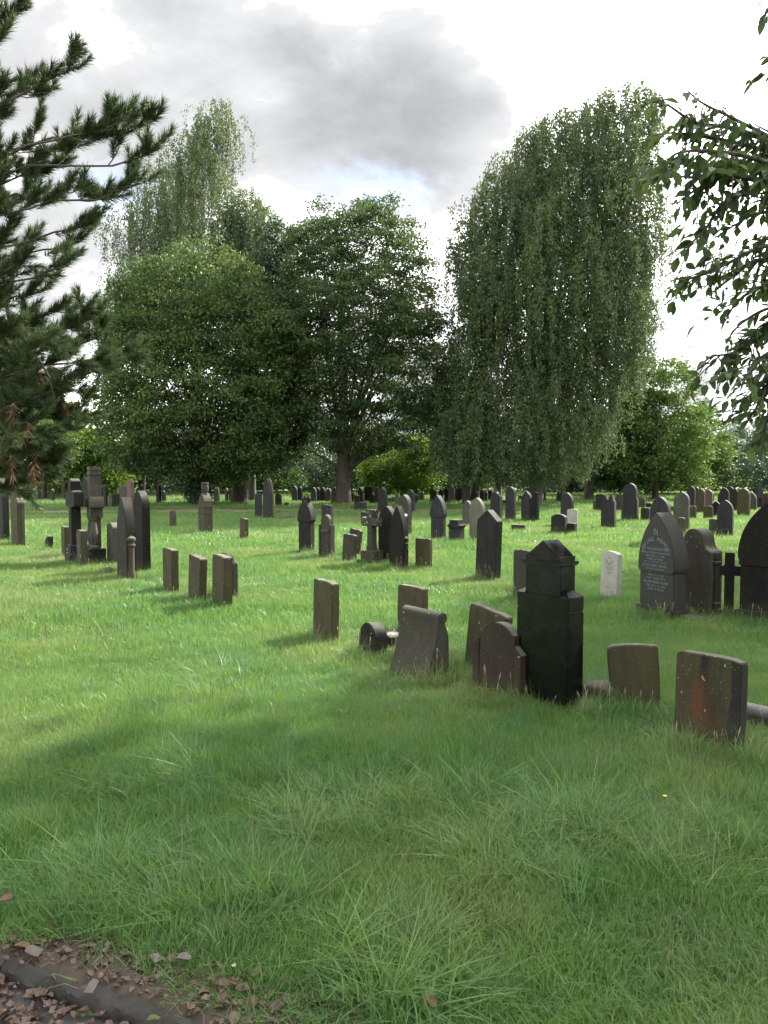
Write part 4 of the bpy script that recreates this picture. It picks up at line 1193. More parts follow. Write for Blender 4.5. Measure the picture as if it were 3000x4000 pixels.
# --- the inscribed pointed stone and its neighbours ------------------------------
def text_mesh(s, size, x, z, yfront, mat, bucket, rot=0.0, sx=1.0):
    cu = bpy.data.curves.new('t', 'FONT'); cu.body = s; cu.size = size; cu.align_x = 'CENTER'; cu.extrude = 0.0015; cu.resolution_u = 2
    ob = bpy.data.objects.new('t', cu); COL.objects.link(ob)
    dg = bpy.context.evaluated_depsgraph_get()
    me = bpy.data.meshes.new_from_object(ob.evaluated_get(dg))
    V = np.array([v.co[:] for v in me.vertices]); F = [tuple(p.vertices) for p in me.polygons]
    bpy.data.objects.remove(ob); bpy.data.curves.remove(cu); bpy.data.meshes.remove(me)
    if len(V) == 0: return
    X, Zz = V[:, 0] * sx, V[:, 1]
    c, s_ = math.cos(rot), math.sin(rot)
    W = np.stack([x + X * c - Zz * s_, yfront - V[:, 2], z + X * s_ + Zz * c], -1)
    off = len(bucket[0]); bucket[0].extend(map(tuple, W)); bucket[1].extend([tuple(i + off for i in f) for f in F])
def inscribed_stone():
    root, y, z = base('headstone', 'dark pointed headstone with grey lead lettering in many lines', 2585, 2418, -64, hw=0.34)
    h = top_h(2590, 2000, y, z); w, t = 0.62, 0.26
    s = h * 0.43
    link('plinth', bm_mesh('plinth', box(w * 1.08, t * 1.12, Z0, 0.15, bevel=0.012)), M['charcoal'], root)
    link('tablet', bm_mesh('tablet', box(w * 0.93, t * 0.84, 0.151, s, bevel=0.006)), M['charcoal'], root)
    yf = -t / 2
    pts = [(-w * 0.465, s + 0.001), (w * 0.465, s + 0.001), (w / 2, s + 0.045)] + arch(w, s + 0.09, h, 12) + [(-w / 2, s + 0.045)]
    link('arched_head', bm_mesh('arched_head', prism(pts, -t / 2, t / 2, 0.008)), M['charcoal'], root)
    bk = ([], [])
    y1, y2 = yf - 0.0035, -t * 0.42 - 0.0035
    text_mesh('IN', 0.13, 0.0, h - 0.30, y1, None, bk, 0, 0.55)
    word = 'LOVING MEMORY'; n_ = len(word)
    for i, ch in enumerate(word):
        a = math.pi * (0.5 + 0.44 * (1 - 2 * i / (n_ - 1)))
        text_mesh(ch, 0.075, 0.205 * math.cos(a), h - 0.565 + 0.19 * math.sin(a), y1, None, bk, a - math.pi / 2)
    k = (h * 1.0) / 1.39
    rows = [('OF WILLIAM BALMER,', 0.055, 0.50), ('BELOVED HUSBAND OF JANE BALMER,', 0.036, 0.545), ('DIED MAY 11, 1908,', 0.040, 0.588), ('AGED 66 YEARS.', 0.040, 0.628),
            ('"THY WILL BE DONE, O LORD"', 0.028, 0.664), ('ALSO MARY EMMA,', 0.050, 0.718), ('WIFE OF THE ABOVE,', 0.034, 0.758), ('DIED MAY 2, 1920,', 0.040, 0.802), ('AGED 74 YEARS.', 0.040, 0.842),
            ('ALSO THEIR SON,', 0.040, 0.885), ('WILLIAM HERBERT BALMER,', 0.050, 0.938), ('DIED JULY 12, 1956,', 0.040, 0.984), ('AGED 78 YEARS.', 0.040, 1.028)]
    for sx_, sz_, zt in rows:
        zz = h - zt * k
        wid = 0.62 * len(sx_) * sz_
        fit = min(1.0, 0.50 / wid)
        text_mesh(sx_, sz_, -0.005, zz, y1 if zz > s + 0.01 else y2, None, bk, 0, fit)
    me = bpy.data.meshes.new('inscription'); me.from_pydata(bk[0], [], bk[1]); me.update()
    link('inscription', me, M['letter'], root)
    lump('stone_chip', 'tiny pale chip of stone in the grass before the inscribed headstone', 2562, 2424, (0.06, 0.04, 0.05), 'pale', 'broken stone', 5, 0, sink=0.0)
inscribed_stone()
def ogee_stone():
    root, y, z = base('headstone', 'brown headstone with a round head and curved shoulders touching the inscribed one', 2725, 2405, -62, hw=0.32)
    h = top_h(2722, 2064, y, z); w, t = 0.56, 0.24
    link('tablet', bm_mesh('tablet', prism(outline('ogee', w, h), -t / 2, t / 2, 0.010)), M['greybrown'], root)
    for s in (-1, 1):
        bm = lathe([(0.045, Z0), (0.045, 0.17), (0.056, 0.175), (0.056, 0.20), (0.042, 0.21), (0.040, h * 0.60), (0.055, h * 0.615), (0.055, h * 0.64), (0.044, h * 0.65), (0.05, h * 0.70), (0.03, h * 0.74)], 12, s * (w / 2 + 0.02), -0.02)
        link('colonnette', bm_mesh('colonnette', bm), M['soot'], root)
    link('plinth', bm_mesh('plinth', box(w * 1.14, t * 1.2, Z0, 0.11, bevel=0.012)), M['greybrown'], root)
ogee_stone()
def cross(u, vb, vt, yaw, mat, label, w=0.4, t=0.10, arm=0.62, steps=((0.36, 0.30, 0.14),), roll=0, group=None, stem=0.12, armh=0.11, name='stone_cross', flare=1.0):
    root, y, z = base(name, label, u, vb, yaw, 'stone cross', group, roll, 0, w / 2)
    h = top_h(u, vt, y, z); zb = Z0
    zc = 0
    for i, (sw, sd, sh) in enumerate(steps):
        link('plinth' if i == 0 else 'step', bm_mesh('step', box(sw, sd, zb, zc + sh, bevel=0.012)), M[mat], root)
        zc += sh; zb = zc + 0.001
    a = stem / 2; za = zc + (h - zc) * arm
    pts = [(-a * flare, zb), (a * flare, zb), (a, za), (w / 2, za), (w / 2, za + armh), (a, za + armh), (a, h), (-a, h), (-a, za + armh), (-w / 2, za + armh), (-w / 2, za), (-a, za)]
    link('cross', bm_mesh('cross', prism(pts, -t / 2, t / 2, 0.008)), M[mat], root)
    return root
cross(2846, 2422, 2158, -30, 'black', 'black plain stone cross squeezed between two headstones near the picture edge', w=0.36, t=0.085, arm=0.60, steps=((0.28, 0.2, 0.12),), stem=0.115, armh=0.125)
def big_black():
    root, y, z = base('headstone', 'great black pointed headstone with pale lichen streaks, cut by the picture edge', 3015, 2445, -44, hw=0.4)
    h = top_h(3015, 1952, y, z); w, t = 0.80, 0.20
    s = h * 0.46
    link('plinth', bm_mesh('plinth', box(w * 1.05, t * 1.3, Z0, 0.16, bevel=0.012)), M['black'], root)
    link('tablet', bm_mesh('tablet', box(w * 0.92, t * 0.86, 0.161, s, bevel=0.008)), M['black'], root)
    pts = [(-w * 0.46, s + 0.001), (w * 0.46, s + 0.001), (w * 0.49, s + 0.03), (w * 0.47, s + 0.06), (w / 2, s + 0.10)] + arch(w, s + 0.13, h, 12) + [(-w / 2, s + 0.10), (-w * 0.47, s + 0.06), (-w * 0.49, s + 0.03)]
    link('arched_head', bm_mesh('arched_head', prism(pts, -t / 2, t / 2, 0.008)), M['black'], root)
big_black()
def ledger():
    x, y, z = place(2690, 2432)
    bm = box(0.42, 0.22, -0.06, 0.05, bevel=0.012)
    o = link('ledger_stone', bm_mesh('ledger_stone', bm), M['grey']); o.location = (x, y, z + 0.05); o.rotation_euler = (0.05, 0.12, R(-48))
    tag(o, 'flat grey slab lying tilted in the grass before the inscribed headstone', 'ledger stone')
ledger()
def ribbon(pts, wd, yf, bucket):
    P = np.array(pts, float); T = np.gradient(P, axis=0); T /= np.linalg.norm(T, axis=1)[:, None] + 1e-9
    Nn = np.stack([-T[:, 1], T[:, 0]], -1)
    off = len(bucket[0])
    for p_, q in zip(P, Nn):
        a, b = p_ + q * wd / 2, p_ - q * wd / 2
        bucket[0].extend([(a[0], yf, a[1]), (b[0], yf, b[1])])
    for i in range(len(P) - 1):
        bucket[1].append((off + 2 * i, off + 2 * i + 1, off + 2 * i + 3, off + 2 * i + 2))
def war_grave():
    root, y, z = base('war_grave_headstone', 'clean white upright headstone with a slightly curved top and a carved badge', 2383, 2362, -68, hw=0.2, roll=2)
    h = top_h(2385, 2152, y, z); w, t = 0.37, 0.085
    link('tablet', bm_mesh('tablet', prism(outline('segflat', w, h), -t / 2, t / 2, 0.005)), M['white'], root)
    bk = ([], []); yf = -t / 2 - 0.0015; cz = h - 0.19
    arc = lambda r, a0, a1, k=12, cx=0, c=cz: [(cx + r * math.cos(a0 + (a1 - a0) * i / k), c + r * math.sin(a0 + (a1 - a0) * i / k)) for i in range(k + 1)]
    ribbon(arc(0.075, -2.6, -0.5), 0.010, yf, bk); ribbon(arc(0.055, -2.9, -0.2), 0.006, yf, bk)
    ribbon(arc(0.05, 0.3, 1.1), 0.008, yf, bk); ribbon(arc(0.05, 2.0, 2.8), 0.008, yf, bk)
    ribbon([(-0.085, cz + 0.07), (-0.05, cz + 0.03), (0, cz - 0.01)], 0.016, yf - 0.0004, bk); ribbon([(0.085, cz + 0.07), (0.05, cz + 0.03), (0, cz - 0.01)], 0.016, yf - 0.0004, bk)
    ribbon([(-0.03, cz + 0.085), (0, cz + 0.10), (0.03, cz + 0.085)], 0.012, yf, bk)
    ribbon([(-0.045, cz - 0.115), (0, cz - 0.135), (0.045, cz - 0.115)], 0.014, yf, bk)
    ribbon([(-0.06, h - 0.53), (0.06, h - 0.53)], 0.012, yf, bk)
    me = bpy.data.meshes.new('carved_badge'); me.from_pydata(bk[0], [], bk[1]); me.update()
    link('carved_badge', me, M['engrave'], root)
war_grave()
stone(2040, 2352, 2148, 0.30, 0.08, -52, 'flat', 'greybrown', 'lichen speckled slab half hidden behind the black granite headstone')
stone(1905, 2272, 1990, 0.44, 0.17, -46, 'gable', 'soot', 'black mossy headstone with a gabled top standing alone in the sunlit grass', roll=2)

# --- the slabs and headstones at the left ----------------------------------------
stone(668, 2325, 2143, 0.44, 0.11, -56, 'flat', 'olive', 'first of three mossy slabs in a slanting row, farthest away', 'three mossy slabs')
stone(770, 2362, 2170, 0.46, 0.11, -56, 'flat', 'olive', 'middle one of three mossy slabs in a slanting row, leaning', 'three mossy slabs', roll=5)
stone(868, 2388, 2168, 0.46, 0.13, -58, 'flat', 'olive', 'last of three mossy slabs, with a dark round headed stone behind it', 'three mossy slabs', roll=3)
stone(886, 2350, 2158, 0.40, 0.10, -38, 'shoulder', 'black', 'dark shouldered headstone peeping out behind the last of three mossy slabs')
def column_stone(u, vb, vt, w, t, yaw, mat, label, cmat):
    root, y, z = base('headstone', label, u, vb, yaw, hw=w / 2)
    h = top_h(u, vt, y, z); s = h * 0.48
    link('tablet', bm_mesh('tablet', prism([(-w / 2, Z0), (w / 2, Z0)] + arch(w, s, h, 11), -t / 2, t / 2, 0.01)), M[mat], root)
    for sx in (-1, 1):
        bm = lathe([(t * .46, Z0), (t * .46, 0.16), (t * .36, 0.19), (t * .36, s * 0.84), (t * .46, s * 0.87), (t * .46, s * 0.91), (t * .38, s * 0.92), (t * .38, s * 0.98), (t * .50, s * 1.01), (t * .50, s * 1.07), (t * .2, s * 1.13)], 12, sx * (w / 2 - 0.03), 0)
        link('colonnette', bm_mesh('colonnette', bm), M[cmat], root)
    return root
column_stone(496, 2272, 1940, 0.62, 0.17, -56, 'soot', 'pointed headstone with yellow lichened edge and a ringed colonnette', 'brown')
stone(556, 2238, 1917, 0.60, 0.15, -56, 'lowgothic', 'black', 'dark round shouldered headstone close behind the lichen edged pointed one')
stone(445, 2212, 2042, 0.46, 0.15, -56, 'seg', 'grey', 'greenish grey low headstone beside the tall pillar monument')
x = lump('stone_block', 'little square block in the grass at the foot of the greenish grey low headstone', 424, 2248, (0.2, 0.16, 0.2), 'greybrown', 'stone block', 7, -40, sink=0.2)
def pillar_monument():
    root, y, z = base('monument', 'tall pillar monument with a vase shaped column and a house shaped top', 374, 2208, -60, 'monument', hw=0.3)
    h = top_h(374, 1823, y, z); k = h / 2.05
    link('plinth', bm_mesh('plinth', box(0.52, 0.34, Z0, 0.36 * k, bevel=0.012)), M['soot'], root)
    link('panel', bm_mesh('panel', box(0.40, 0.12, 0.361 * k, 1.78 * k, x=-0.02, y=0.03, bevel=0.01)), M['olive'], root)
    for s in (-1, 1):
        bm = lathe([(0.09, 0.362 * k), (0.09, 0.40 * k), (0.06, 0.43 * k), (0.085, 0.56 * k), (0.088, 0.64 * k), (0.06, 0.85 * k), (0.048, 0.94 * k), (0.075, 0.96 * k), (0.075, 0.985 * k), (0.06, 0.99 * k)], 16, s * 0.17, -0.05)
        link('column', bm_mesh('column', bm), M['grey'], root)
    link('capital', bm_mesh('capital', box(0.50, 0.24, 0.991 * k, 1.20 * k, bevel=0.012)), M['greybrown'], root)
    link('house_top', bm_mesh('house_top', prism([(-0.25, 1.201 * k), (0.25, 1.201 * k), (0.22, 1.30 * k), (0.16, 1.88 * k), (-0.16, 1.88 * k), (-0.22, 1.30 * k)], -0.115, 0.115, 0.012)), M['greybrown'], root)
    for s in (-1, 1):
        bm = bmesh.new()
        prism([(s * 0.245 - 0.085, 1.205 * k), (s * 0.245 + 0.085, 1.205 * k), (s * 0.245 + 0.085, 1.30 * k), (s * 0.245, 1.44 * k), (s * 0.245 - 0.085, 1.30 * k)], -0.14, 0.14, 0.008, bm)
        link('gablet', bm_mesh('gablet', bm), M['greybrown'], root)
    bm = box(0.36, 0.24, 1.881 * k, 1.925 * k, bevel=0.008)
    box(0.30, 0.20, 1.926 * k, 1.97 * k, bevel=0.006, bm=bm); box(0.35, 0.23, 1.971 * k, h, bevel=0.01, bm=bm)
    link('cap', bm_mesh('cap', bm), M['grey'], root)
pillar_monument()
def wheel_cross():
    root, y, z = base('stone_cross', 'dark heavy stone cross on a stepped block beside the tall pillar monument', 296, 2205, -52, 'stone cross', hw=0.3)
    h = top_h(300, 1868, y, z)
    link('plinth', bm_mesh('plinth', box(0.42, 0.34, Z0, 0.24, bevel=0.03)), M['sootblue'], root)
    link('step', bm_mesh('step', box(0.30, 0.26, 0.241, 0.44, bevel=0.03)), M['sootblue'], root)
    bm = prism([(-0.12, 0.441), (0.12, 0.441), (0.085, h * 0.66), (0.30, h * 0.68), (0.32, h * 0.75), (0.30, h * 0.84), (0.10, h * 0.86), (0.12, h * 0.97), (0.0, h), (-0.12, h * 0.97), (-0.10, h * 0.86), (-0.30, h * 0.84), (-0.32, h * 0.75), (-0.30, h * 0.68), (-0.085, h * 0.66)], -0.10, 0.10, 0.012)
    link('cross', bm_mesh('cross', bm), M['soot'], root)
wheel_cross()
stone(336, 1990, 1866, 0.5, 0.15, -40, 'gothic', 'sootblue', 'blue black pointed stone showing above the heavy stone cross')
stone(258, 2185, 2056, 0.34, 0.12, -56, 'flat', 'olive', 'upright mossy slab in front of the heavy stone cross, farther from the pillar')
stone(322, 2222, 2070, 0.36, 0.13, -56, 'flat', 'brown', 'upright brown edged slab between the heavy stone cross and the tall pillar')
stone(193, 2157, 2094, 0.26, 0.12, -50, 'slant', 'soot', 'small dark stump of stone with a slanting top in open grass')
stone(16, 2122, 1868, 0.62, 0.16, -52, 'gothic', 'soot', 'tall dark headstone at the picture edge beneath the pine')
def rough_edge():
    root, y, z = base('headstone', 'headstone seen edge on, green face and rough grey side, beneath the pine', 72, 2140, -50, hw=0.3)
    h = top_h(70, 1912, y, z); w = 0.62
    pts = [(-w / 2, Z0), (w / 2, Z0), (w / 2, h * 0.70), (w / 2 + 0.03, h * 0.78), (w / 2 - 0.04, h * 0.84), (w * 0.30, h * 0.86), (w * 0.26, h), (-w * 0.26, h), (-w * 0.30, h * 0.86), (-w / 2, h * 0.8)]
    link('tablet', bm_mesh('tablet', prism(pts, -0.09, 0.0, 0.01)), M['olive'], root)
    link('back_slab', bm_mesh('back_slab', prism([(x_ * 0.985, z_ - 0.004) for x_, z_ in pts], 0.001, 0.09, 0.012)), M['grey'], root)
rough_edge()
stone(511, 2012, 1870, 0.44, 0.16, -46, 'round', 'pink', 'purplish pink rounded stone rising behind the lichen edged pointed headstone')

# --- the middle distance ----------------------------------------------------------
stone(676, 2062, 1995, 0.32, 0.12, -50, 'peaks', 'greybrown', 'small worn stump of stone in open grass, far from the others')
def statue_stone():
    root, y, z = base('headstone', 'tall brown carved headstone with a rounded knob on top, alone beside the lime', 803, 2086, -55, hw=0.3)
    h = top_h(803, 1885, y, z); w, t = 0.56, 0.26
    link('plinth', bm_mesh('plinth', box(w * 1.15, t * 1.25, Z0, 0.10, bevel=0.015)), M['brown'], root)
    link('tablet', bm_mesh('tablet', prism([(-w / 2, 0.101), (w / 2, 0.101)] + arch(w, h * 0.5, h * 0.80, 9), -t / 2, t / 2, 0.012)), M['brown'], root)
    bm = bmesh.new()
    for q in (0.40, 0.52, 0.62):
        box(w * (1.06 if q < 0.6 else 0.9), t * 1.10, h * q, h * q + 0.035, bevel=0.008, bm=bm)
    link('moulding', bm_mesh('moulding', bm), M['brown'], root)
    link('finial', bm_mesh('finial', lathe([(0.10, h * 0.765), (0.075, h * 0.80), (0.115, h * 0.86), (0.12, h * 0.92), (0.10, h * 0.965), (0.125, h * 0.98), (0.11, h)], 14)), M['greybrown'], root)
statue_stone()
stone(953, 2112, 2024, 0.34, 0.10, -52, 'flat', 'olive', 'low slab with grass seeds round its foot, alone in sunlit grass', roll=2)
stone(1010, 2028, 1928, 0.34, 0.12, -40, 'flat', 'sootblue', 'dark narrow slab beside the pointed headstone with a red edge')
def red_edge():
    root, y, z = base('headstone', 'tall pointed headstone with a red lower edge and a pale lit top', 1049, 2032, -46, hw=0.3)
    h = top_h(1049, 1867, y, z); w = 0.5
    link('tablet', bm_mesh('tablet', prism([(-w / 2, Z0), (w / 2, Z0)] + arch(w, h * 0.52, h, 9), -0.11, 0.03, 0.008)), M['sootblue'], root)
    link('back_slab', bm_mesh('back_slab', prism([(-w * .49, Z0), (w * .49, Z0)] + arch(w * .98, h * 0.52, h - 0.01, 9), 0.031, 0.12, 0.008)), M['pink'], root)
red_edge()
lump('fallen_stone', 'dark toppled stone lying on the bare track beyond the sunlit grass', 1118, 2032, (0.95, 0.35, 0.30), 'soot', 'fallen stone', 9, 20)
lump('fallen_stone', 'low broken end of the toppled stone on the bare track', 1150, 2034, (0.40, 0.3, 0.16), 'rubble', 'fallen stone', 12, 50)
def urn_stone():
    root, y, z = base('headstone', 'black hooded headstone crowned with a carved spiky wreath', 1198, 2168, -38, hw=0.3)
    h = top_h(1198, 1940, y, z); w, t = 0.44, 0.18
    s = h * 0.56
    link('plinth', bm_mesh('plinth', box(w * 1.05, t * 1.25, Z0, 0.08, bevel=0.012)), M['soot'], root)
    link('tablet', bm_mesh('tablet', box(w * 0.86, t * 0.84, 0.081, s, bevel=0.008)), M['soot'], root)
    pts = [(-w * 0.43, s + .001), (w * 0.43, s + .001), (w / 2, s + 0.04)] + arch(w, s + 0.06, h * 0.94, 9) + [(-w / 2, s + 0.04)]
    link('arched_head', bm_mesh('arched_head', prism(pts, -t / 2, t / 2, 0.008)), M['soot'], root)
    bm = bmesh.new()
    for i in range(9):
        a = -0.75 + 1.5 * i / 8
        rr = 0.10 + 0.03 * (i % 2)
        lathe([(0.025, h * 0.90), (0.03, h * 0.93), (0.006, h * 0.93 + rr * math.cos(a))], 6, 0.14 * math.sin(a), 0.02 * (i % 3 - 1), bm)
    link('wreath', bm_mesh('wreath', bm), M['soot'], root)
urn_stone()
lump('stone_block', 'low square foot block beside the wreath crowned black headstone', 1224, 2178, (0.20, 0.16, 0.13), 'greybrown', 'stone block', 14, -50)
def panel_stone():
    root, y, z = base('headstone', 'brown panelled headstone with a round grey head between two corner posts', 1276, 2188, -42, hw=0.25)
    h = top_h(1276, 2010, y, z); w, t = 0.36, 0.14
    link('tablet', bm_mesh('tablet', prism([(-w * .36, Z0), (w * .36, Z0)] + arch(w * 0.72, h - 0.14, h, 9), -t * 0.4, t * 0.4, 0.008)), M['brown'], root)
    for s in (-1, 1):
        link('corner_post', bm_mesh('corner_post', prism(rect(0.065, Z0, h * 0.78, s * (w * 0.36 + 0.034)), -t / 2, t / 2, 0.012)), M['greybrown'], root)
    link('crossbar', bm_mesh('crossbar', box(w * 0.66, 0.03, h * 0.62, h * 0.68, y=-t * 0.4 - 0.014, bevel=0.005)), M['grey'], root)
panel_stone()
stone(1279, 2068, 1972, 0.42, 0.14, -40, 'flat', 'sootblue', 'dark square topped stone behind the brown panelled headstone')
stone(1364, 2202, 2086, 0.36, 0.10, -44, 'flat', 'brown', 'brown slab with a pale drip, standing before a tilted one', roll=4)
stone(1380, 2175, 2066, 0.34, 0.08, -38, 'flat', 'brown', 'tilted brown slab poking up behind the slab with a pale drip', roll=9)
def lichen_cross():
    root, y, z = base('stone_cross', 'brown stone cross with white lichen streaks on its head and two steps below', 1453, 2215, -40, 'stone cross', hw=0.3)
    h = top_h(1453, 1990, y, z); k = h / 1.17
    link('step', bm_mesh('step', box(0.48, 0.44, Z0, 0.17 * k, bevel=0.015)), M['brown'], root)
    link('plinth', bm_mesh('plinth', box(0.36, 0.32, 0.171 * k, 0.35 * k, bevel=0.015)), M['brown'], root)
    link('shaft', bm_mesh('shaft', prism([(-0.105, 0.351 * k), (0.105, 0.351 * k), (0.10, 0.40 * k), (0.075, 0.46 * k), (0.07, 0.80 * k), (-0.07, 0.80 * k), (-0.075, 0.46 * k), (-0.10, 0.40 * k)], -0.075, 0.075, 0.01)), M['greybrown'], root)
    a = 0.075
    pts = [(-a, 0.801 * k), (a, 0.801 * k), (a * 1.1, 0.86 * k), (0.20, 0.83 * k), (0.22, 1.02 * k), (a * 1.1, 0.99 * k), (a * 1.5, h), (-a * 1.5, h), (-a * 1.1, 0.99 * k), (-0.22, 1.02 * k), (-0.20, 0.83 * k), (-a * 1.1, 0.86 * k)]
    link('cross', bm_mesh('cross', prism(pts, -0.085, 0.085, 0.012)), M['greylichen'], root)
lichen_cross()
stone(1516, 2212, 1976, 0.46, 0.14, -48, 'gothic', 'black', 'black pointed headstone, the hinder of a close pair by the lichen streaked cross', 'pair of black pointed headstones')
column_stone(1558, 2228, 1974, 0.42, 0.14, -48, 'black', 'black pointed headstone with a pale lit edge, the front one of a close pair', 'soot')
def white_disc():
    root, y, z = base('headstone', 'grey topped headstone with a white oval plate behind the black pair', 1582, 2098, -46, hw=0.25)
    h = top_h(1582, 1932, y, z); w = 0.40
    link('tablet', bm_mesh('tablet', prism(outline('gothic', w, h), -0.09, 0.09, 0.008)), M['greybrown'], root)
    link('plate', bm_mesh('plate', prism([(0.13 + 0.07 * math.cos(a), h * 0.52 + 0.045 * math.sin(a)) for a in np.linspace(0, 6.283, 17)[:-1]], -0.115, -0.092, 0.003)), M['plastic'], root)
white_disc()
stone(1655, 2230, 2103, 0.36, 0.09, -42, 'flat', 'olive', 'upright mossy slab alone between the black pair and the gabled black headstone')
stone(1712, 2110, 1934, 0.50, 0.18, -42, None, 'sootblue', 'dark round hooded headstone beside the short urn pedestal', head=0.5)
def urn_pedestal():
    root, y, z = base('pedestal', 'short dark pedestal with a broken capital on top', 1783, 2120, -42, 'pedestal', hw=0.25)
    h = top_h(1783, 2030, y, z)
    link('shaft', bm_mesh('shaft', box(0.36, 0.26, Z0, h * 0.66, bevel=0.01)), M['sootblue'], root)
    link('capital', bm_mesh('capital', prism([(-0.18, h * 0.661), (0.18, h * 0.661), (0.22, h * 0.74), (0.20, h * 0.80), (0.16, h * 0.81), (0.15, h), (-0.12, h), (-0.15, h * 0.81), (-0.22, h * 0.74)], -0.16, 0.16, 0.01)), M['soot'], root)
urn_pedestal()
stone(1864, 2124, 1944, 0.44, 0.14, -44, 'gothic', 'pale', 'pale greenish pointed headstone behind the gabled black one')
stone(1826, 2056, 1955, 0.38, 0.14, -44, 'gothic', 'grey', 'small grey pointed headstone behind the pale greenish one')
stone(2025, 2078, 2050, 0.44, 0.2, -20, 'flat', 'rubble', 'low broken block in the grass behind the gabled black headstone', cat='stone block', name='stone_block')
def spiky():
    root, y, z = base('headstone', 'dark headstone with a carved leafy point on top', 1938, 2034, -42, hw=0.3)
    h = top_h(1938, 1903, y, z); w = 0.46
    link('tablet', bm_mesh('tablet', prism(outline('gable', w, h * 0.88), -0.10, 0.10, 0.01)), M['sootblue'], root)
    bm = bmesh.new()
    for x_, z_, r_ in ((-0.16, h * 0.76, 0.06), (0.16, h * 0.76, 0.06), (0, h * 0.88, 0.05)):
        lathe([(r_ * 0.6, z_ - 0.06), (r_, z_ + 0.02), (r_ * 0.35, z_ + 0.10), (0.005, z_ + 0.17)], 8, x_, 0, bm)
    link('crockets', bm_mesh('crockets', bm), M['greybrown'], root)
spiky()
stone(1994, 2038, 1901, 0.40, 0.16, -44, 'lowgothic', 'sootblue', 'tall dark stone next to the leafy pointed one, under the birch fringe')
stone(2057, 2040, 1920, 0.42, 0.15, -44, 'gothic', 'sootblue', 'dark pointed stone of a close pair before the weeping birch trunk')
stone(2087, 2042, 1924, 0.36, 0.15, -44, 'slant', 'black', 'black slanting stone of a close pair before the weeping birch trunk')
stone(2184, 2090, 2008, 0.46, 0.2, -36, 'seg', 'soot', 'squat dark rounded headstone next to a small white one')
stone(2232, 2090, 2043, 0.30, 0.2, -40, 'flat', 'soot', 'low dark block at the foot of the small white headstone', cat='stone block', name='stone_block')
stone(2236, 2082, 1988, 0.34, 0.08, -30, 'segflat', 'white', 'small far white headstone rising behind a low dark block', name='war_grave_headstone')
stone(2215, 2060, 1924, 0.46, 0.15, -44, 'gothic', 'sootblue', 'grey pointed headstone behind the squat dark rounded one')
stone(2376, 2068, 1934, 0.48, 0.16, -40, 'peaks', 'sootblue', 'dark headstone with two knobs on its top')
def orange_edge():
    root, y, z = base('headstone', 'tall pointed headstone with an orange lit side post, under the leafy edge', 2460, 2042, -42, hw=0.3)
    h = top_h(2460, 1887, y, z); w = 0.52
    link('tablet', bm_mesh('tablet', prism(outline('lowgothic', w, h), -0.09, 0.09, 0.01)), M['sootblue'], root)
    for s in (-1, 1):
        link('side_post', bm_mesh('side_post', prism([(s * 0.29 - 0.035, Z0), (s * 0.29 + 0.035, Z0), (s * 0.29 + 0.035, h * 0.55), (s * 0.29, h * 0.62), (s * 0.29 - 0.035, h * 0.55)], -0.07, 0.07, 0.008)), M['brown'], root)
orange_edge()
stone(2521, 2042, 1984, 0.34, 0.12, -44, 'flat', 'greybrown', 'short brown stump beside the orange sided pointed headstone')
stone(2578, 2135, 1940, 0.50, 0.18, -44, 'gothic', 'sootblue', 'blue black pointed headstone straight behind the inscribed one')
stone(2661, 2082, 1922, 0.48, 0.15, -44, 'lowgothic', 'grey', 'grey streaked pointed headstone with a small slab before it')
stone(2659, 2102, 2022, 0.24, 0.1, -46, 'flat', 'brown', 'small brown slab before the grey streaked pointed headstone')
stone(2832, 2098, 1953, 0.44, 0.16, -40, 'gothic', 'sootblue', 'dark pointed headstone next to a plain grey brown slab')
stone(2794, 2096, 2028, 0.36, 0.1, -40, 'flat', 'greybrown', 'plain grey brown slab next to the dark pointed headstone')
lump('fallen_stone', 'dark lump of stone at the foot of the plain grey brown slab', 2826, 2098, (0.32, 0.2, 0.2), 'soot', 'fallen stone', 20, 0)
stone(2767, 1990, 1913, 0.42, 0.16, -40, 'lowgothic', 'pink', 'pink granite headstone above a mossy slab')
stone(2766, 2034, 1977, 0.36, 0.12, -46, 'flat', 'olive', 'mossy slab below the pink granite headstone')
stone(2702, 2032, 1976, 0.34, 0.14, -46, 'flat', 'olive', 'mossy slab below a dark headstone, beside the grey streaked one')
stone(2797, 2020, 1958, 0.40, 0.14, -44, 'gothic', 'black', 'small black pointed headstone between the pink one and the dark rows')
stone(2904, 2022, 1908, 0.50, 0.2, -46, 'lowgothic', 'olive', 'brown green headstone with a sunlit pale edge, in the last rows')
def spire():
    root, y, z = base('monument', 'slim spire monument rising above the last rows', 2963, 1990, -40, 'monument', hw=0.25)
    h = top_h(2963, 1886, y, z)
    link('pedestal', bm_mesh('pedestal', box(0.5, 0.5, Z0, h * 0.45, bevel=0.02)), M['sootblue'], root)
    link('spire', bm_mesh('spire', lathe([(0.30, h * 0.451), (0.26, h * 0.55), (0.16, h * 0.75), (0.10, h * 0.93), (0.02, h)], 4)), M['sootblue'], root)
spire()
stone(1408, 1998, 1962, 0.55, 0.35, -30, 'flat', 'sootblue', 'dark square block on the far edge of the bare track', cat='stone block', name='stone_block')
stone(1495, 2012, 1903, 0.46, 0.18, -42, 'gothic', 'soot', 'tall dark pointed headstone beyond the lichen streaked cross')
stone(1604, 2010, 1912, 0.42, 0.16, -42, 'gothic', 'sootblue', 'dark pointed headstone beyond the white oval plate')
stone(1426, 2060, 2000, 0.28, 0.14, -42, 'flat', 'sootblue', 'dark narrow stone just behind the lichen streaked cross')

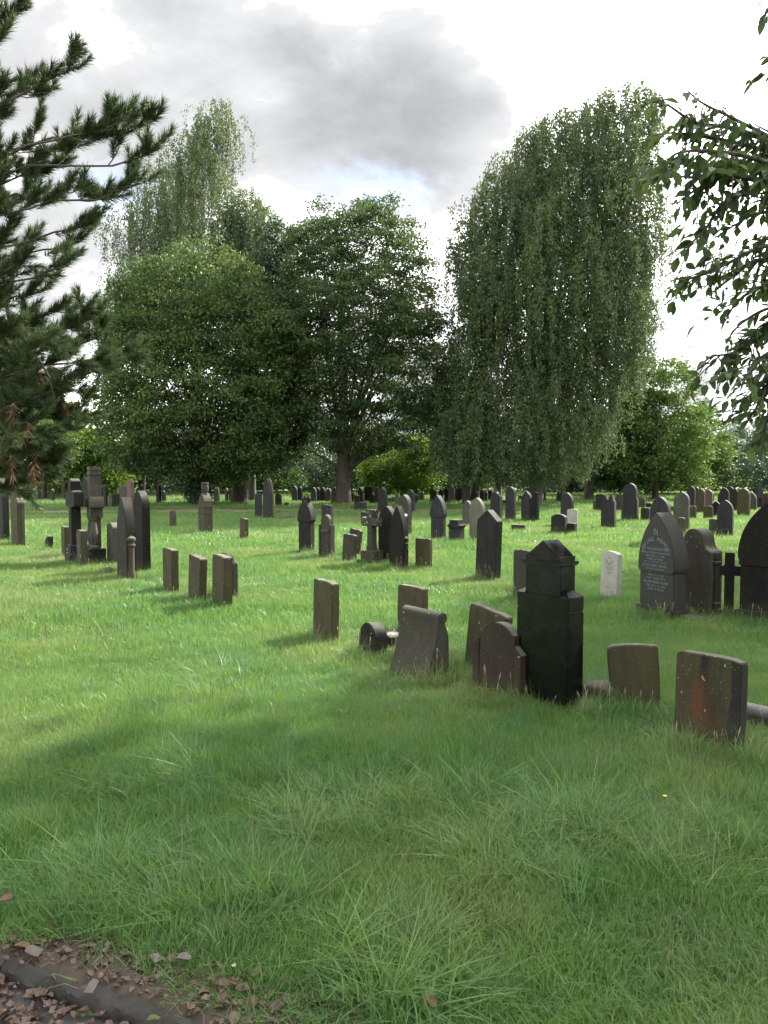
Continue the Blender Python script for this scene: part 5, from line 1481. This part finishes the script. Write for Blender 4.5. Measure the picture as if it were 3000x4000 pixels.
# --- the far rows, in the shade of the trees ----------------------------------------
FAR = [(60, 1956, 1900, 22, 'gothic', 'sootblue'), (103, 1955, 1905, 20, 'round', 'soot'), (133, 1957, 1912, 24, 'flat', 'soot'), (160, 1957, 1913, 22, 'gothic', 'grey'), (206, 1962, 1909, 20, 'lowgothic', 'sootblue'),
       (268, 1972, 1921, 13, 'flat', 'soot'), (398, 1972, 1893, 20, 'gothic', 'soot'), (413, 1985, 1892, 18, 'gothic', 'sootblue'), (429, 1986, 1936, 11, 'flat', 'pale'), (447, 1986, 1926, 14, 'round', 'sootblue'), (459, 1984, 1930, 13, 'flat', 'brown'),
       (482, 1992, 1894, 26, 'round', 'grey'), (620, 1972, 1893, 18, 'flat', 'soot'), (640, 1965, 1915, 16, 'gothic', 'sootblue'), (848, 1962, 1902, 22, 'peaks', 'grey'), (886, 1962, 1906, 10, 'gothic', 'pale'), (902, 1962, 1906, 12, 'gothic', 'grey'), (914, 1966, 1884, 10, 'flat', 'grey'),
       (1088, 1978, 1924, 24, 'gothic', 'soot'), (1121, 1980, 1962, 18, 'round', 'black'), (1153, 1962, 1897, 24, 'gothic', 'grey'), (1173, 1963, 1902, 16, 'round', 'sootblue'), (1226, 1966, 1903, 22, 'gothic', 'grey'), (1243, 1962, 1903, 16, 'gothic', 'sootblue'),
       (1261, 1963, 1903, 24, 'gothic', 'sootblue'), (1285, 1964, 1907, 20, 'gothic', 'grey'), (1306, 1972, 1904, 20, 'round', 'olive'), (1372, 1965, 1926, 24, 'flat', 'black'), (1396, 1970, 1935, 20, 'flat', 'olive'), (1410, 1966, 1903, 20, 'gothic', 'sootblue'),
       (1438, 1962, 1900, 26, 'flat', 'black'), (1456, 1970, 1928, 26, 'shoulder', 'soot'), (1471, 1968, 1904, 14, 'flat', 'brown'), (1522, 1965, 1945, 8, 'flat', 'pale'), (1535, 1968, 1940, 8, 'flat', 'pale'), (1551, 1975, 1930, 11, 'round', 'pale'),
       (1621, 1968, 1930, 18, 'round', 'sootblue'), (1638, 1960, 1920, 9, 'flat', 'pale'), (1652, 1960, 1920, 10, 'gothic', 'pale'), (1692, 1964, 1910, 22, 'round', 'soot'), (1722, 1962, 1908, 16, 'gothic', 'sootblue'), (1745, 1965, 1908, 16, 'gothic', 'black'),
       (1763, 1970, 1894, 22, 'gothic', 'grey'), (1785, 1965, 1905, 18, 'gothic', 'sootblue'), (1801, 1965, 1905, 18, 'round', 'brown'), (1820, 1972, 1892, 26, 'gothic', 'grey'), (1858, 1962, 1918, 14, 'gothic', 'grey'), (1884, 1964, 1911, 16, 'gothic', 'sootblue'), (1898, 1962, 1916, 14, 'gothic', 'grey'),
       (1915, 1960, 1912, 18, 'peaks', 'greybrown'), (1970, 1970, 1952, 14, 'gothic', 'black'), (2035, 1960, 1935, 20, 'round', 'grey'), (2122, 1962, 1914, 16, 'gothic', 'greybrown'), (2330, 2000, 1955, 20, 'flat', 'olive'), (2345, 2006, 1930, 26, 'flat', 'soot'), (2420, 2005, 1930, 22, 'flat', 'brown'),
       (2505, 1992, 1948, 26, 'flat', 'brown'), (2530, 1990, 1965, 22, 'flat', 'black'), (2625, 2010, 1978, 16, 'flat', 'olive'), (2697, 2005, 1898, 24, 'gothic', 'sootblue'), (2717, 1998, 1902, 22, 'gothic', 'sootblue'), (2736, 2012, 1906, 26, 'gable', 'olive'),
       (2829, 1995, 1904, 28, 'gothic', 'sootblue'), (2852, 1992, 1900, 22, 'gothic', 'sootblue'), (2868, 2000, 1908, 20, 'gothic', 'soot'), (2884, 1998, 1918, 24, 'round', 'sootblue'), (2935, 1998, 1922, 32, 'gothic', 'grey'), (2948, 1985, 1912, 18, 'gothic', 'sootblue'),
       (2988, 1985, 1927, 22, 'round', 'pink'), (2998, 1990, 1925, 20, 'round', 'pink'), (2778, 1965, 1925, 16, 'round', 'sootblue'), (2815, 1975, 1925, 18, 'gothic', 'soot')]
LAND = ((110, 'far off under the pine, near the picture edge'), (240, 'far off under the pine'), (380, 'far off beside the tall pillar'), (500, 'far off behind the lichen edged headstone'),
        (760, 'far off beside the thicket round the lime'), (960, 'far off between the lime and the dark sycamore trunk'), (1140, 'far off behind the red edged headstone'),
        (1330, 'far off before the bare sycamore trunk'), (1500, 'far off beyond the bare sycamore trunk'), (1700, 'far off beneath the glowing yellow green tree'),
        (1860, 'far off beside the leaning trunk'), (2000, 'far off behind the leafy pointed headstone'), (2200, 'far off behind the weeping birch trunk'), (2440, 'far off behind the two knobbed headstone'),
        (2600, 'in the shade beside the orange sided headstone'), (2760, 'far off above the grey streaked headstone'), (2900, 'far off behind the pink granite headstone'), (3100, 'in the last rows beside the slim spire'))
SHAPE = {'gothic': 'pointed', 'lowgothic': 'bluntly pointed', 'round': 'round topped', 'flat': 'square topped', 'gable': 'gabled', 'peaks': 'knobbly topped', 'shoulder': 'shouldered'}
HUE = {'soot': 'blackish', 'sootblue': 'dark grey', 'black': 'black', 'grey': 'grey', 'pale': 'pale', 'olive': 'mossy', 'brown': 'brown', 'greybrown': 'grey brown', 'pink': 'reddish'}
for u, vb, vt, wp, kind, mat in FAR:
    D = gp(u, vb).y
    where = next(t for x_, t in LAND if u < x_)
    size = 'narrow ' if wp <= 12 else 'tall ' if vb - vt > 75 else 'low ' if vb - vt < 35 else ''
    lab = size + HUE[mat] + ' ' + SHAPE[kind] + ' headstone ' + where
    grp = 'headstones ' + where
    stone(u, vb, vt, wp * D / FPX / 0.80, 0.15, -42 + random.uniform(-5, 5), kind, mat, lab, grp, roll=random.uniform(-2, 2), bev=0.012)

# ------------------------------------------------------------------ grass
def patch_mesh(seed, n, rad, h, w, spread=0.5, segs=3):
    r = np.random.default_rng(seed)
    rr = rad * np.sqrt(r.random(n)); th = r.uniform(0, 6.283, n)
    B = np.stack([rr * np.cos(th), rr * np.sin(th), np.zeros(n)], -1)
    H = h * r.uniform(0.45, 1.25, n) * (1 - 0.25 * (rr / rad) ** 2)
    a = r.uniform(0, 6.283, n) * 0.55 + r.uniform(0, 6.283)
    ln = np.abs(r.normal(0, spread, n)) + 0.08
    dirv = np.stack([np.cos(a), np.sin(a)], -1)
    f = r.uniform(0, 6.283, n); side = np.stack([np.cos(f), np.sin(f), np.zeros(n)], -1)
    W = w * r.uniform(0.6, 1.3, n)
    V, F, rn = [], [], []
    lv = [0, 0.35, 0.7, 1.0] if segs == 3 else [0, 0.55, 1.0]
    ww = [0.8, 1.0, 0.7, 0.0] if segs == 3 else [0.9, 0.9, 0.0]
    k = len(lv)
    pts = []
    for t, q in zip(lv, ww):
        c = B.copy()
        c[:, :2] += dirv * (H * ln * t ** 2)[:, None]
        c[:, 2] += H * (t - 0.28 * np.minimum(ln, 1.4) * t ** 2.4)
        pts += [c - side * (W * q / 2)[:, None], c + side * (W * q / 2)[:, None]]
    A = np.stack(pts, 1)           # n, 2k, 3
    V = A.reshape(-1, 3)
    o = np.arange(n) * 2 * k
    Fs = [np.stack([o + 2 * i, o + 2 * i + 1, o + 2 * i + 3, o + 2 * i + 2], -1) for i in range(k - 1)]
    F = np.concatenate(Fs); rnd = np.tile(np.clip(r.beta(2.2, 2.2, n), 0, 1), k - 1)
    dry = np.tile(r.random(n) < 0.025, k - 1)
    rnd = np.where(dry, 1.0, rnd * 0.9)
    return arr_mesh('grass_patch', V, F, {'rnd': rnd})
def build_grass():
    lib = bpy.data.collections.new('grass_patches')
    spec = ([(n_, 0.17, 0.105, 0.0034, 0.6, 3) for n_ in (220, 220, 220, 220)] +       # 0-3 near
            [(80, 0.10, 0.23, 0.0040, 0.8, 3)] * 3 +                                       # 4-6 long tufts
            [(170, 0.34, 0.13, 0.0075, 0.5, 2)] * 3 +                                       # 7-9 middle
            [(190, 0.75, 0.16, 0.017, 0.5, 2)] * 3)                                         # 10-12 far
    for i, (n_, rad, h, w, sp, sg) in enumerate(spec):
        me = patch_mesh(500 + i, n_, rad, h, w, sp, sg); me.materials.append(M['grass'])
        o = bpy.data.objects.new('grass_patch_%02d' % i, me); lib.objects.link(o)
    P, S, RT, I = [], [], [], []
    def scatter(n_, y0, y1, kinds, s0, s1, margin=2.0, tuft=False):
        yy = np.sqrt(rng.uniform(y0 * y0, y1 * y1, n_)) if y0 > 1 else rng.uniform(y0, y1, n_)
        xx = rng.uniform(-1, 1, n_) * (0.5 * yy + margin)
        d = kerb_d(xx, yy)
        edge = 0.13 + 0.04 * np.sin(xx * 9) + 0.04 * np.sin(xx * 23) - 0.14 * np.clip((xx + 0.75) / 0.5, 0, 1)
        keep = d > edge + 0.06
        trk = np.abs(yy - np.interp(xx, [-19, -9, -2, 2, 7], [36.5, 38.6, 39.6, 39.3, 37.5])) < 1.75
        keep &= ~(trk & (xx < 7.2))
        xx, yy = xx[keep], yy[keep]; m_ = len(xx)
        q = np.stack([xx, yy, np.zeros(m_)], -1)
        lush = waves(q + 3.3, 0.9) * 0.38 + waves(q, 3.1) * 0.30
        s = rng.uniform(s0, s1, m_)
        hz = np.clip(0.95 + lush + rng.normal(0, 0.12, m_), 0.35, 2.1)
        if tuft:
            k2 = rng.random(m_) < np.clip(0.12 + 0.9 * (lush - 0.12), 0.05, 1)
            xx, yy, s, hz = xx[k2], yy[k2], s[k2], hz[k2] * 0.72; m_ = len(xx)
        P.append(np.stack([xx, yy, hg(xx, yy) - 0.008], -1)); S.append(np.stack([s, s, s * hz], -1))
        RT.append(np.stack([rng.normal(0, 0.06, m_), rng.normal(0, 0.06, m_), rng.uniform(0, 6.283, m_)], -1)); I.append(rng.choice(kinds, m_))
    scatter(9000, 2.2, 9.0, [0, 1, 2, 3], 0.85, 1.25, 1.4)
    scatter(2600, 2.2, 9.5, [4, 5, 6], 0.55, 1.05, 1.4, tuft=True)
    scatter(8500, 8.0, 20.0, [7, 8, 9], 0.85, 1.2, 2.5)
    scatter(2600, 8.5, 17.0, [4, 5, 6], 0.8, 1.3, 2.0, tuft=True)
    scatter(7500, 18.0, 44.0, [10, 11, 12], 0.7, 1.1, 4)
    scatter(3000, 42.0, 75.0, [10, 11, 12], 1.0, 1.5, 6)
    # tussocks of long lank grass
    for u, v, r_, n_ in ((2150, 3360, 0.42, 90), (2250, 3250, 0.25, 40), (850, 2640, 0.6, 70), (1320, 3180, 0.4, 50), (420, 3480, 0.35, 50), (900, 3560, 0.3, 50), (2050, 2690, 0.5, 60), (2700, 3350, 0.4, 40), (1700, 3080, 0.35, 30), (560, 3060, 0.4, 40), (1600, 3800, 0.3, 40)):
        g = gp(u, v)
        a = rng.uniform(0, 6.283, n_); rr = r_ * np.sqrt(rng.random(n_))
        xx, yy = g.x + rr * np.cos(a), g.y + rr * np.sin(a)
        sz = rng.uniform(0.7, 1.25, n_)
        P.append(np.stack([xx, yy, hg(xx, yy) - 0.01], -1)); S.append(np.stack([sz * 1.1, sz * 1.1, sz * rng.uniform(0.45, 0.8, n_)], -1))
        RT.append(np.stack([rng.normal(0, 0.3, n_), rng.normal(0, 0.3, n_), rng.uniform(0, 6.283, n_)], -1)); I.append(rng.choice([4, 5, 6], n_))
    # longer grass against every stone, where the mower cannot reach
    for x, y, hw in STONES:
        if y > 24: continue
        big = y < 8
        for j in range(int((26 if big else 12) * (0.6 + hw))):
            a = random.uniform(0, 6.283); rr = hw * random.uniform(0.75, 1.35) + 0.05
            xx, yy = x + rr * math.cos(a), y + rr * math.sin(a) * 0.8 - (0.1 if big else 0.05)
            s = random.uniform(0.65, 1.15) if big else random.uniform(0.6, 1.1)
            P.append(np.array([[xx, yy, float(hg(xx, yy)) - 0.01]])); S.append(np.array([[s, s, s * random.uniform(0.6, 1.25)]]))
            RT.append(np.array([[0, 0, random.uniform(0, 6.283)]])); I.append(np.array([random.choice((4, 5, 6))]))
    P = np.concatenate(P); S = np.concatenate(S); RT = np.concatenate(RT); I = np.concatenate(I)
    me = bpy.data.meshes.new('grass'); me.vertices.add(len(P)); me.vertices.foreach_set('co', P.astype(np.float32).ravel())
    for nm, ty, arr in (('scl', 'FLOAT_VECTOR', S), ('rot', 'FLOAT_VECTOR', RT)):
        a = me.attributes.new(nm, ty, 'POINT'); a.data.foreach_set('vector', arr.astype(np.float32).ravel())
    a = me.attributes.new('idx', 'INT', 'POINT'); a.data.foreach_set('value', I.astype(np.int32))
    me.update()
    o = tag(link('grass', me, M['grass']), kind='stuff')
    ng = bpy.data.node_groups.new('grass_scatter', 'GeometryNodeTree')
    ng.interface.new_socket('Geometry', in_out='INPUT', socket_type='NodeSocketGeometry')
    ng.interface.new_socket('Geometry', in_out='OUTPUT', socket_type='NodeSocketGeometry')
    gi = ng.nodes.new('NodeGroupInput'); go = ng.nodes.new('NodeGroupOutput')
    iop = ng.nodes.new('GeometryNodeInstanceOnPoints'); ci = ng.nodes.new('GeometryNodeCollectionInfo')
    ci.inputs['Collection'].default_value = lib
    ci.inputs['Separate Children'].default_value = True; ci.inputs['Reset Children'].default_value = True
    def na(nm, ty):
        q = ng.nodes.new('GeometryNodeInputNamedAttribute'); q.data_type = ty; q.inputs['Name'].default_value = nm
        return q.outputs['Attribute']
    L = ng.links
    L.new(gi.outputs[0], iop.inputs['Points']); L.new(ci.outputs[0], iop.inputs['Instance'])
    iop.inputs['Pick Instance'].default_value = True
    L.new(na('idx', 'INT'), iop.inputs['Instance Index']); L.new(na('rot', 'FLOAT_VECTOR'), iop.inputs['Rotation']); L.new(na('scl', 'FLOAT_VECTOR'), iop.inputs['Scale'])
    L.new(iop.outputs[0], go.inputs[0])
    md = o.modifiers.new('scatter', 'NODES'); md.node_group = ng
    print('grass instances', len(P))
build_grass()

# seed heads: straw coloured grass stalks, and dark plantain heads in the open lawn
def stalks(name, pts, mat, hmin, hmax, head, wd):
    V, F = [], []
    for x, y in pts:
        z = float(hg(x, y)); h = random.uniform(hmin, hmax); a = random.uniform(0, 6.283); ln = random.uniform(0.02, 0.3) * h
        tip = Vector((x + ln * math.cos(a), y + ln * math.sin(a), z + h)); b = Vector((x, y, z)); m_ = (b + tip) / 2 + Vector((-ln * 0.2 * math.cos(a), -ln * 0.2 * math.sin(a), 0.02))
        path = [b, m_, tip - (tip - m_) * head, tip - (tip - m_) * head * 0.5, tip]
        v, f = tube_arrays(path, [wd, wd, wd, wd * 3.2, wd * 0.8], 3)
        F.append(f + sum(len(q) for q in V)); V.append(v)
    tag(link(name, arr_mesh(name, np.concatenate(V), np.concatenate(F), smooth=True), mat), kind='stuff')
pts = []
for x, y, hw in STONES:
    if y < 30:
        for j in range(random.randint(3, 9) if y < 22 else 5):
            pts.append((x + random.gauss(0, hw * 0.9), y - random.uniform(0.05, 0.35)))
stalks('seed_heads', pts, M['straw'], 0.16, 0.34, 0.5, 0.0016)
pts = [(g.x, g.y) for g in (gp(random.uniform(900, 3000), random.uniform(2450, 3900)) for _ in range(55))]
stalks('seed_heads', pts, M['straw'], 0.11, 0.20, 0.45, 0.0009)
pts = [(g.x, g.y) for g in (gp(random.uniform(0, 560), random.uniform(2400, 2640)) for _ in range(90))] + [(g.x, g.y) for g in (gp(random.uniform(560, 1100), random.uniform(2560, 2800)) for _ in range(25))]
stalks('plantain_heads', pts, M['darkseed'], 0.16, 0.26, 0.25, 0.0016)

def weeds():
    VV, FF, RR, off = [], [], [], 0
    spots = [gp(random.uniform(0, 3000), random.uniform(2420, 3050)) for _ in range(70)]
    spots += [Vector((x + random.gauss(0, hw), y - random.uniform(0.1, 0.4), 0)) for x, y, hw in STONES if y < 13 for _ in range(2)]
    for g in spots:
        if kerb_d(g.x, g.y) < 0.3: continue
        z = float(hg(g.x, g.y)); k = random.randint(3, 7); a0 = random.uniform(0, 6.28); sz = random.uniform(0.45, 0.85)
        for j in range(k):
            a = a0 + j * 6.283 / k + random.gauss(0, 0.2); L = 0.12 * sz * random.uniform(0.7, 1.2); W = 0.038 * sz
            c, s_ = math.cos(a), math.sin(a); el = random.uniform(0.5, 1.1)
            for i, (t, w) in enumerate(((0, 0.12), (0.3, 0.75), (0.65, 1.0), (1.0, 0.05))):
                r_ = L * t * math.cos(el * (1 - 0.5 * t)); h = 0.03 + L * t * math.sin(el * (1 - 0.55 * t))
                for q in (-1, 1):
                    VV.append((g.x + r_ * c - q * w * W / 2 * s_, g.y + r_ * s_ + q * w * W / 2 * c, z + h))
            for i in range(3):
                FF.append((off + 2 * i, off + 2 * i + 1, off + 2 * i + 3, off + 2 * i + 2)); RR.append(random.random() * 0.7)
            off += 8
    tag(link('broad_weeds', arr_mesh('broad_weeds', np.array(VV), np.array(FF), {'rnd': RR}, smooth=True), M['lf_mid']), kind='stuff')
weeds()

# a buttercup and a clover head in the near lawn
def flower(u, vb, label, mat, petals, r_, name, h):
    g = gp(u, vb); z = float(hg(g.x, g.y))
    root = tag(empty(name, (g.x, g.y, z)), label, 'flower')
    tube('stem', [Vector((0, 0, 0)), Vector((0.005, 0, h * 0.6)), Vector((0, 0, h))], [0.0012] * 3, M['grass'], root, 4)
    for i in range(petals):
        a = 2 * math.pi * i / petals; c, s = math.cos(a), math.sin(a)
        P = [(0, 0, h), (r_ * 0.6 * c - r_ * 0.4 * s, r_ * 0.6 * s + r_ * 0.4 * c, h + r_ * 0.35), (r_ * c, r_ * s, h + r_ * 0.55), (r_ * 0.6 * c + r_ * 0.4 * s, r_ * 0.6 * s - r_ * 0.4 * c, h + r_ * 0.35)]
        link('petal', arr_mesh('petal', np.array(P), np.array([[0, 1, 2, 3]])), M[mat], root)
flower(2595, 3215, 'tiny yellow buttercup in the near grass', 'yellow', 5, 0.013, 'buttercup', 0.15)
flower(915, 3880, 'small whitish clover head in the grass above the kerb', 'clover', 7, 0.010, 'clover', 0.10)

# ------------------------------------------------------------------ dead leaves along the kerb
def dead_leaf(seed, size):
    r = random.Random(seed)
    n_ = 9
    V = [(0, 0, 0.004 * r.random())]; F = []
    fold = r.uniform(0.15, 0.9); cur = r.uniform(-0.6, 0.9)
    lob = r.choice((0.0, 0.18, 0.3)); asp = r.uniform(0.55, 0.95)
    for i in range(n_):
        a = 2 * math.pi * i / n_
        rr = size / 2 * (1 + lob * math.cos(5 * a)) * r.uniform(0.88, 1.1)
        x, y = rr * math.cos(a), rr * math.sin(a) * asp
        V.append((x, y, abs(y) * fold + cur * x * x / size * 1.2 + r.uniform(0, 0.004)))
    for i in range(n_):
        F.append((0, 1 + i, 1 + (i + 1) % n_))
    return np.array(V), np.array(F)
def litter(n_, region, zfn, s0, s1, name):
    VV, FF, RR, off = [], [], [], 0
    for i in range(n_):
        x, y = region()
        V, F = dead_leaf(i * 7 + n_, random.uniform(s0, s1))
        Mx = np.array((Euler((random.gauss(0, 0.28), random.gauss(0, 0.28), random.uniform(0, 6.283))).to_matrix()))
        VV.append(V @ Mx.T + np.array([x, y, zfn(x, y) + random.uniform(0.002, 0.022)])); FF.append(F + off); off += len(V)
        RR.append(np.full(len(F), random.random()))
    tag(link(name, arr_mesh(name, np.concatenate(VV), np.concatenate(FF), {'rnd': np.concatenate(RR)}), M['deadleaf']), kind='stuff')
def along(d0, d1, s0=-1.6, s1=2.4):
    s = random.uniform(s0, s1); d = random.uniform(d0, d1)
    return KA.x + s * KN[1] + d * KN[0], KA.y - s * KN[0] + d * KN[1]
litter(1500, lambda: along(-0.5, -0.06, -0.9, 1.2), lambda x, y: -0.050, 0.018, 0.042, 'leaf_litter')
litter(950, lambda: along(0.01, 0.28, -1.0, 1.6), lambda x, y: float(hg(x, y)) + 0.006, 0.012, 0.034, 'leaf_litter')
litter(26, lambda: along(-0.06, 0.0), lambda x, y: 0.012, 0.02, 0.045, 'leaf_litter')
def twiglets():
    V, F = [], []
    for i in range(150):
        x, y = along(-0.05, 0.34); a = random.uniform(0, 6.283); L = random.uniform(0.03, 0.12); z = float(hg(x, y)) + 0.014
        v, f = tube_arrays([Vector((x, y, z)), Vector((x + L / 2 * math.cos(a), y + L / 2 * math.sin(a), z + 0.012)), Vector((x + L * math.cos(a + .2), y + L * math.sin(a + .2), z + 0.002))], [0.0007] * 3, 3)
        F.append(f + sum(len(q) for q in V)); V.append(v)
    tag(link('dry_stems', arr_mesh('dry_stems', np.concatenate(V), np.concatenate(F)), M['straw']), kind='stuff')
twiglets()
single = []
for k in range(4):
    V, F = dead_leaf(900 + k, 0.058); me = arr_mesh('dead_leaf', V, F, {'rnd': np.zeros(len(F))}); me.materials.append(M['deadleaf']); single.append(me)
def put_leaf(x, y, z, s, label, group=None, mat=None, k=0):
    me = single[k % 4]
    if mat:
        me = me.copy(); me.materials.clear(); me.materials.append(M[mat])
    o = bpy.data.objects.new('dead_leaf', me); COL.objects.link(o)
    o.location = (x, y, z); o.rotation_euler = (random.gauss(0.1, 0.3), random.gauss(0, 0.3), random.uniform(0, 6.283)); o.scale = (s, s, s)
    tag(o, label, 'dead leaf', group)
for k in range(46):
    x, y = along(0.02, 0.26, -0.5, 1.3)
    put_leaf(x, y, float(hg(x, y)) + random.uniform(0.015, 0.03), random.uniform(0.5, 0.95), 'brown dead leaf on the soil strip between kerb and grass', 'brown leaves on the soil strip', None, k)
for k in range(40):
    x, y = along(-0.4, -0.10, -0.5, 0.7)
    put_leaf(x, y, -0.045 + random.uniform(0, 0.02), random.uniform(0.5, 0.9), 'brown dead leaf on the path below the kerb', 'brown leaves on the path', None, k)
for u, v, s, lab, mt, zz in ((715, 3800, 1.1, 'large pale grey leaf standing up in the grass edge above the kerb', 'deadgrey', 0.05), (605, 3790, 0.9, 'pale grey brown leaf beside the large grey one', 'deadgrey', 0.04), (125, 3755, 1.3, 'long pale leaf lying on the kerb edge', 'deadgrey', 0.03),
                             (75, 3735, 1.3, 'orange brown leaf on the soil next to the long pale one', 'deadorange', 0.03), (620, 3915, 0.8, 'bright orange leaf among brown ones on the kerb edge', 'deadorange', 0.03), (1675, 3985, 1.0, 'orange brown leaf in the grass at the bottom of the view', 'deadorange', 0.07),
                             (905, 3900, 0.7, 'orange leaf upright in the grass beside the clover head', 'deadorange', 0.05), (365, 3890, 1.0, 'pale curled leaf on the kerb edge', 'deadgrey', 0.03), (30, 3600, 0.9, 'brown leaf caught in the grass near the picture edge', 'deadorange', 0.10)):
    g = gp(u, v)
    k = FPX
    put_leaf(g.x, g.y, float(hg(g.x, g.y)) + zz, s, lab, None, mt, int(u))

print('TRIS', sum(sum(len(p.vertices) - 2 for p in o.data.polygons) if len(o.data.polygons) < 3000 else 2 * len(o.data.polygons) for o in bpy.data.objects if o.type == 'MESH' and o.name in scene.objects))
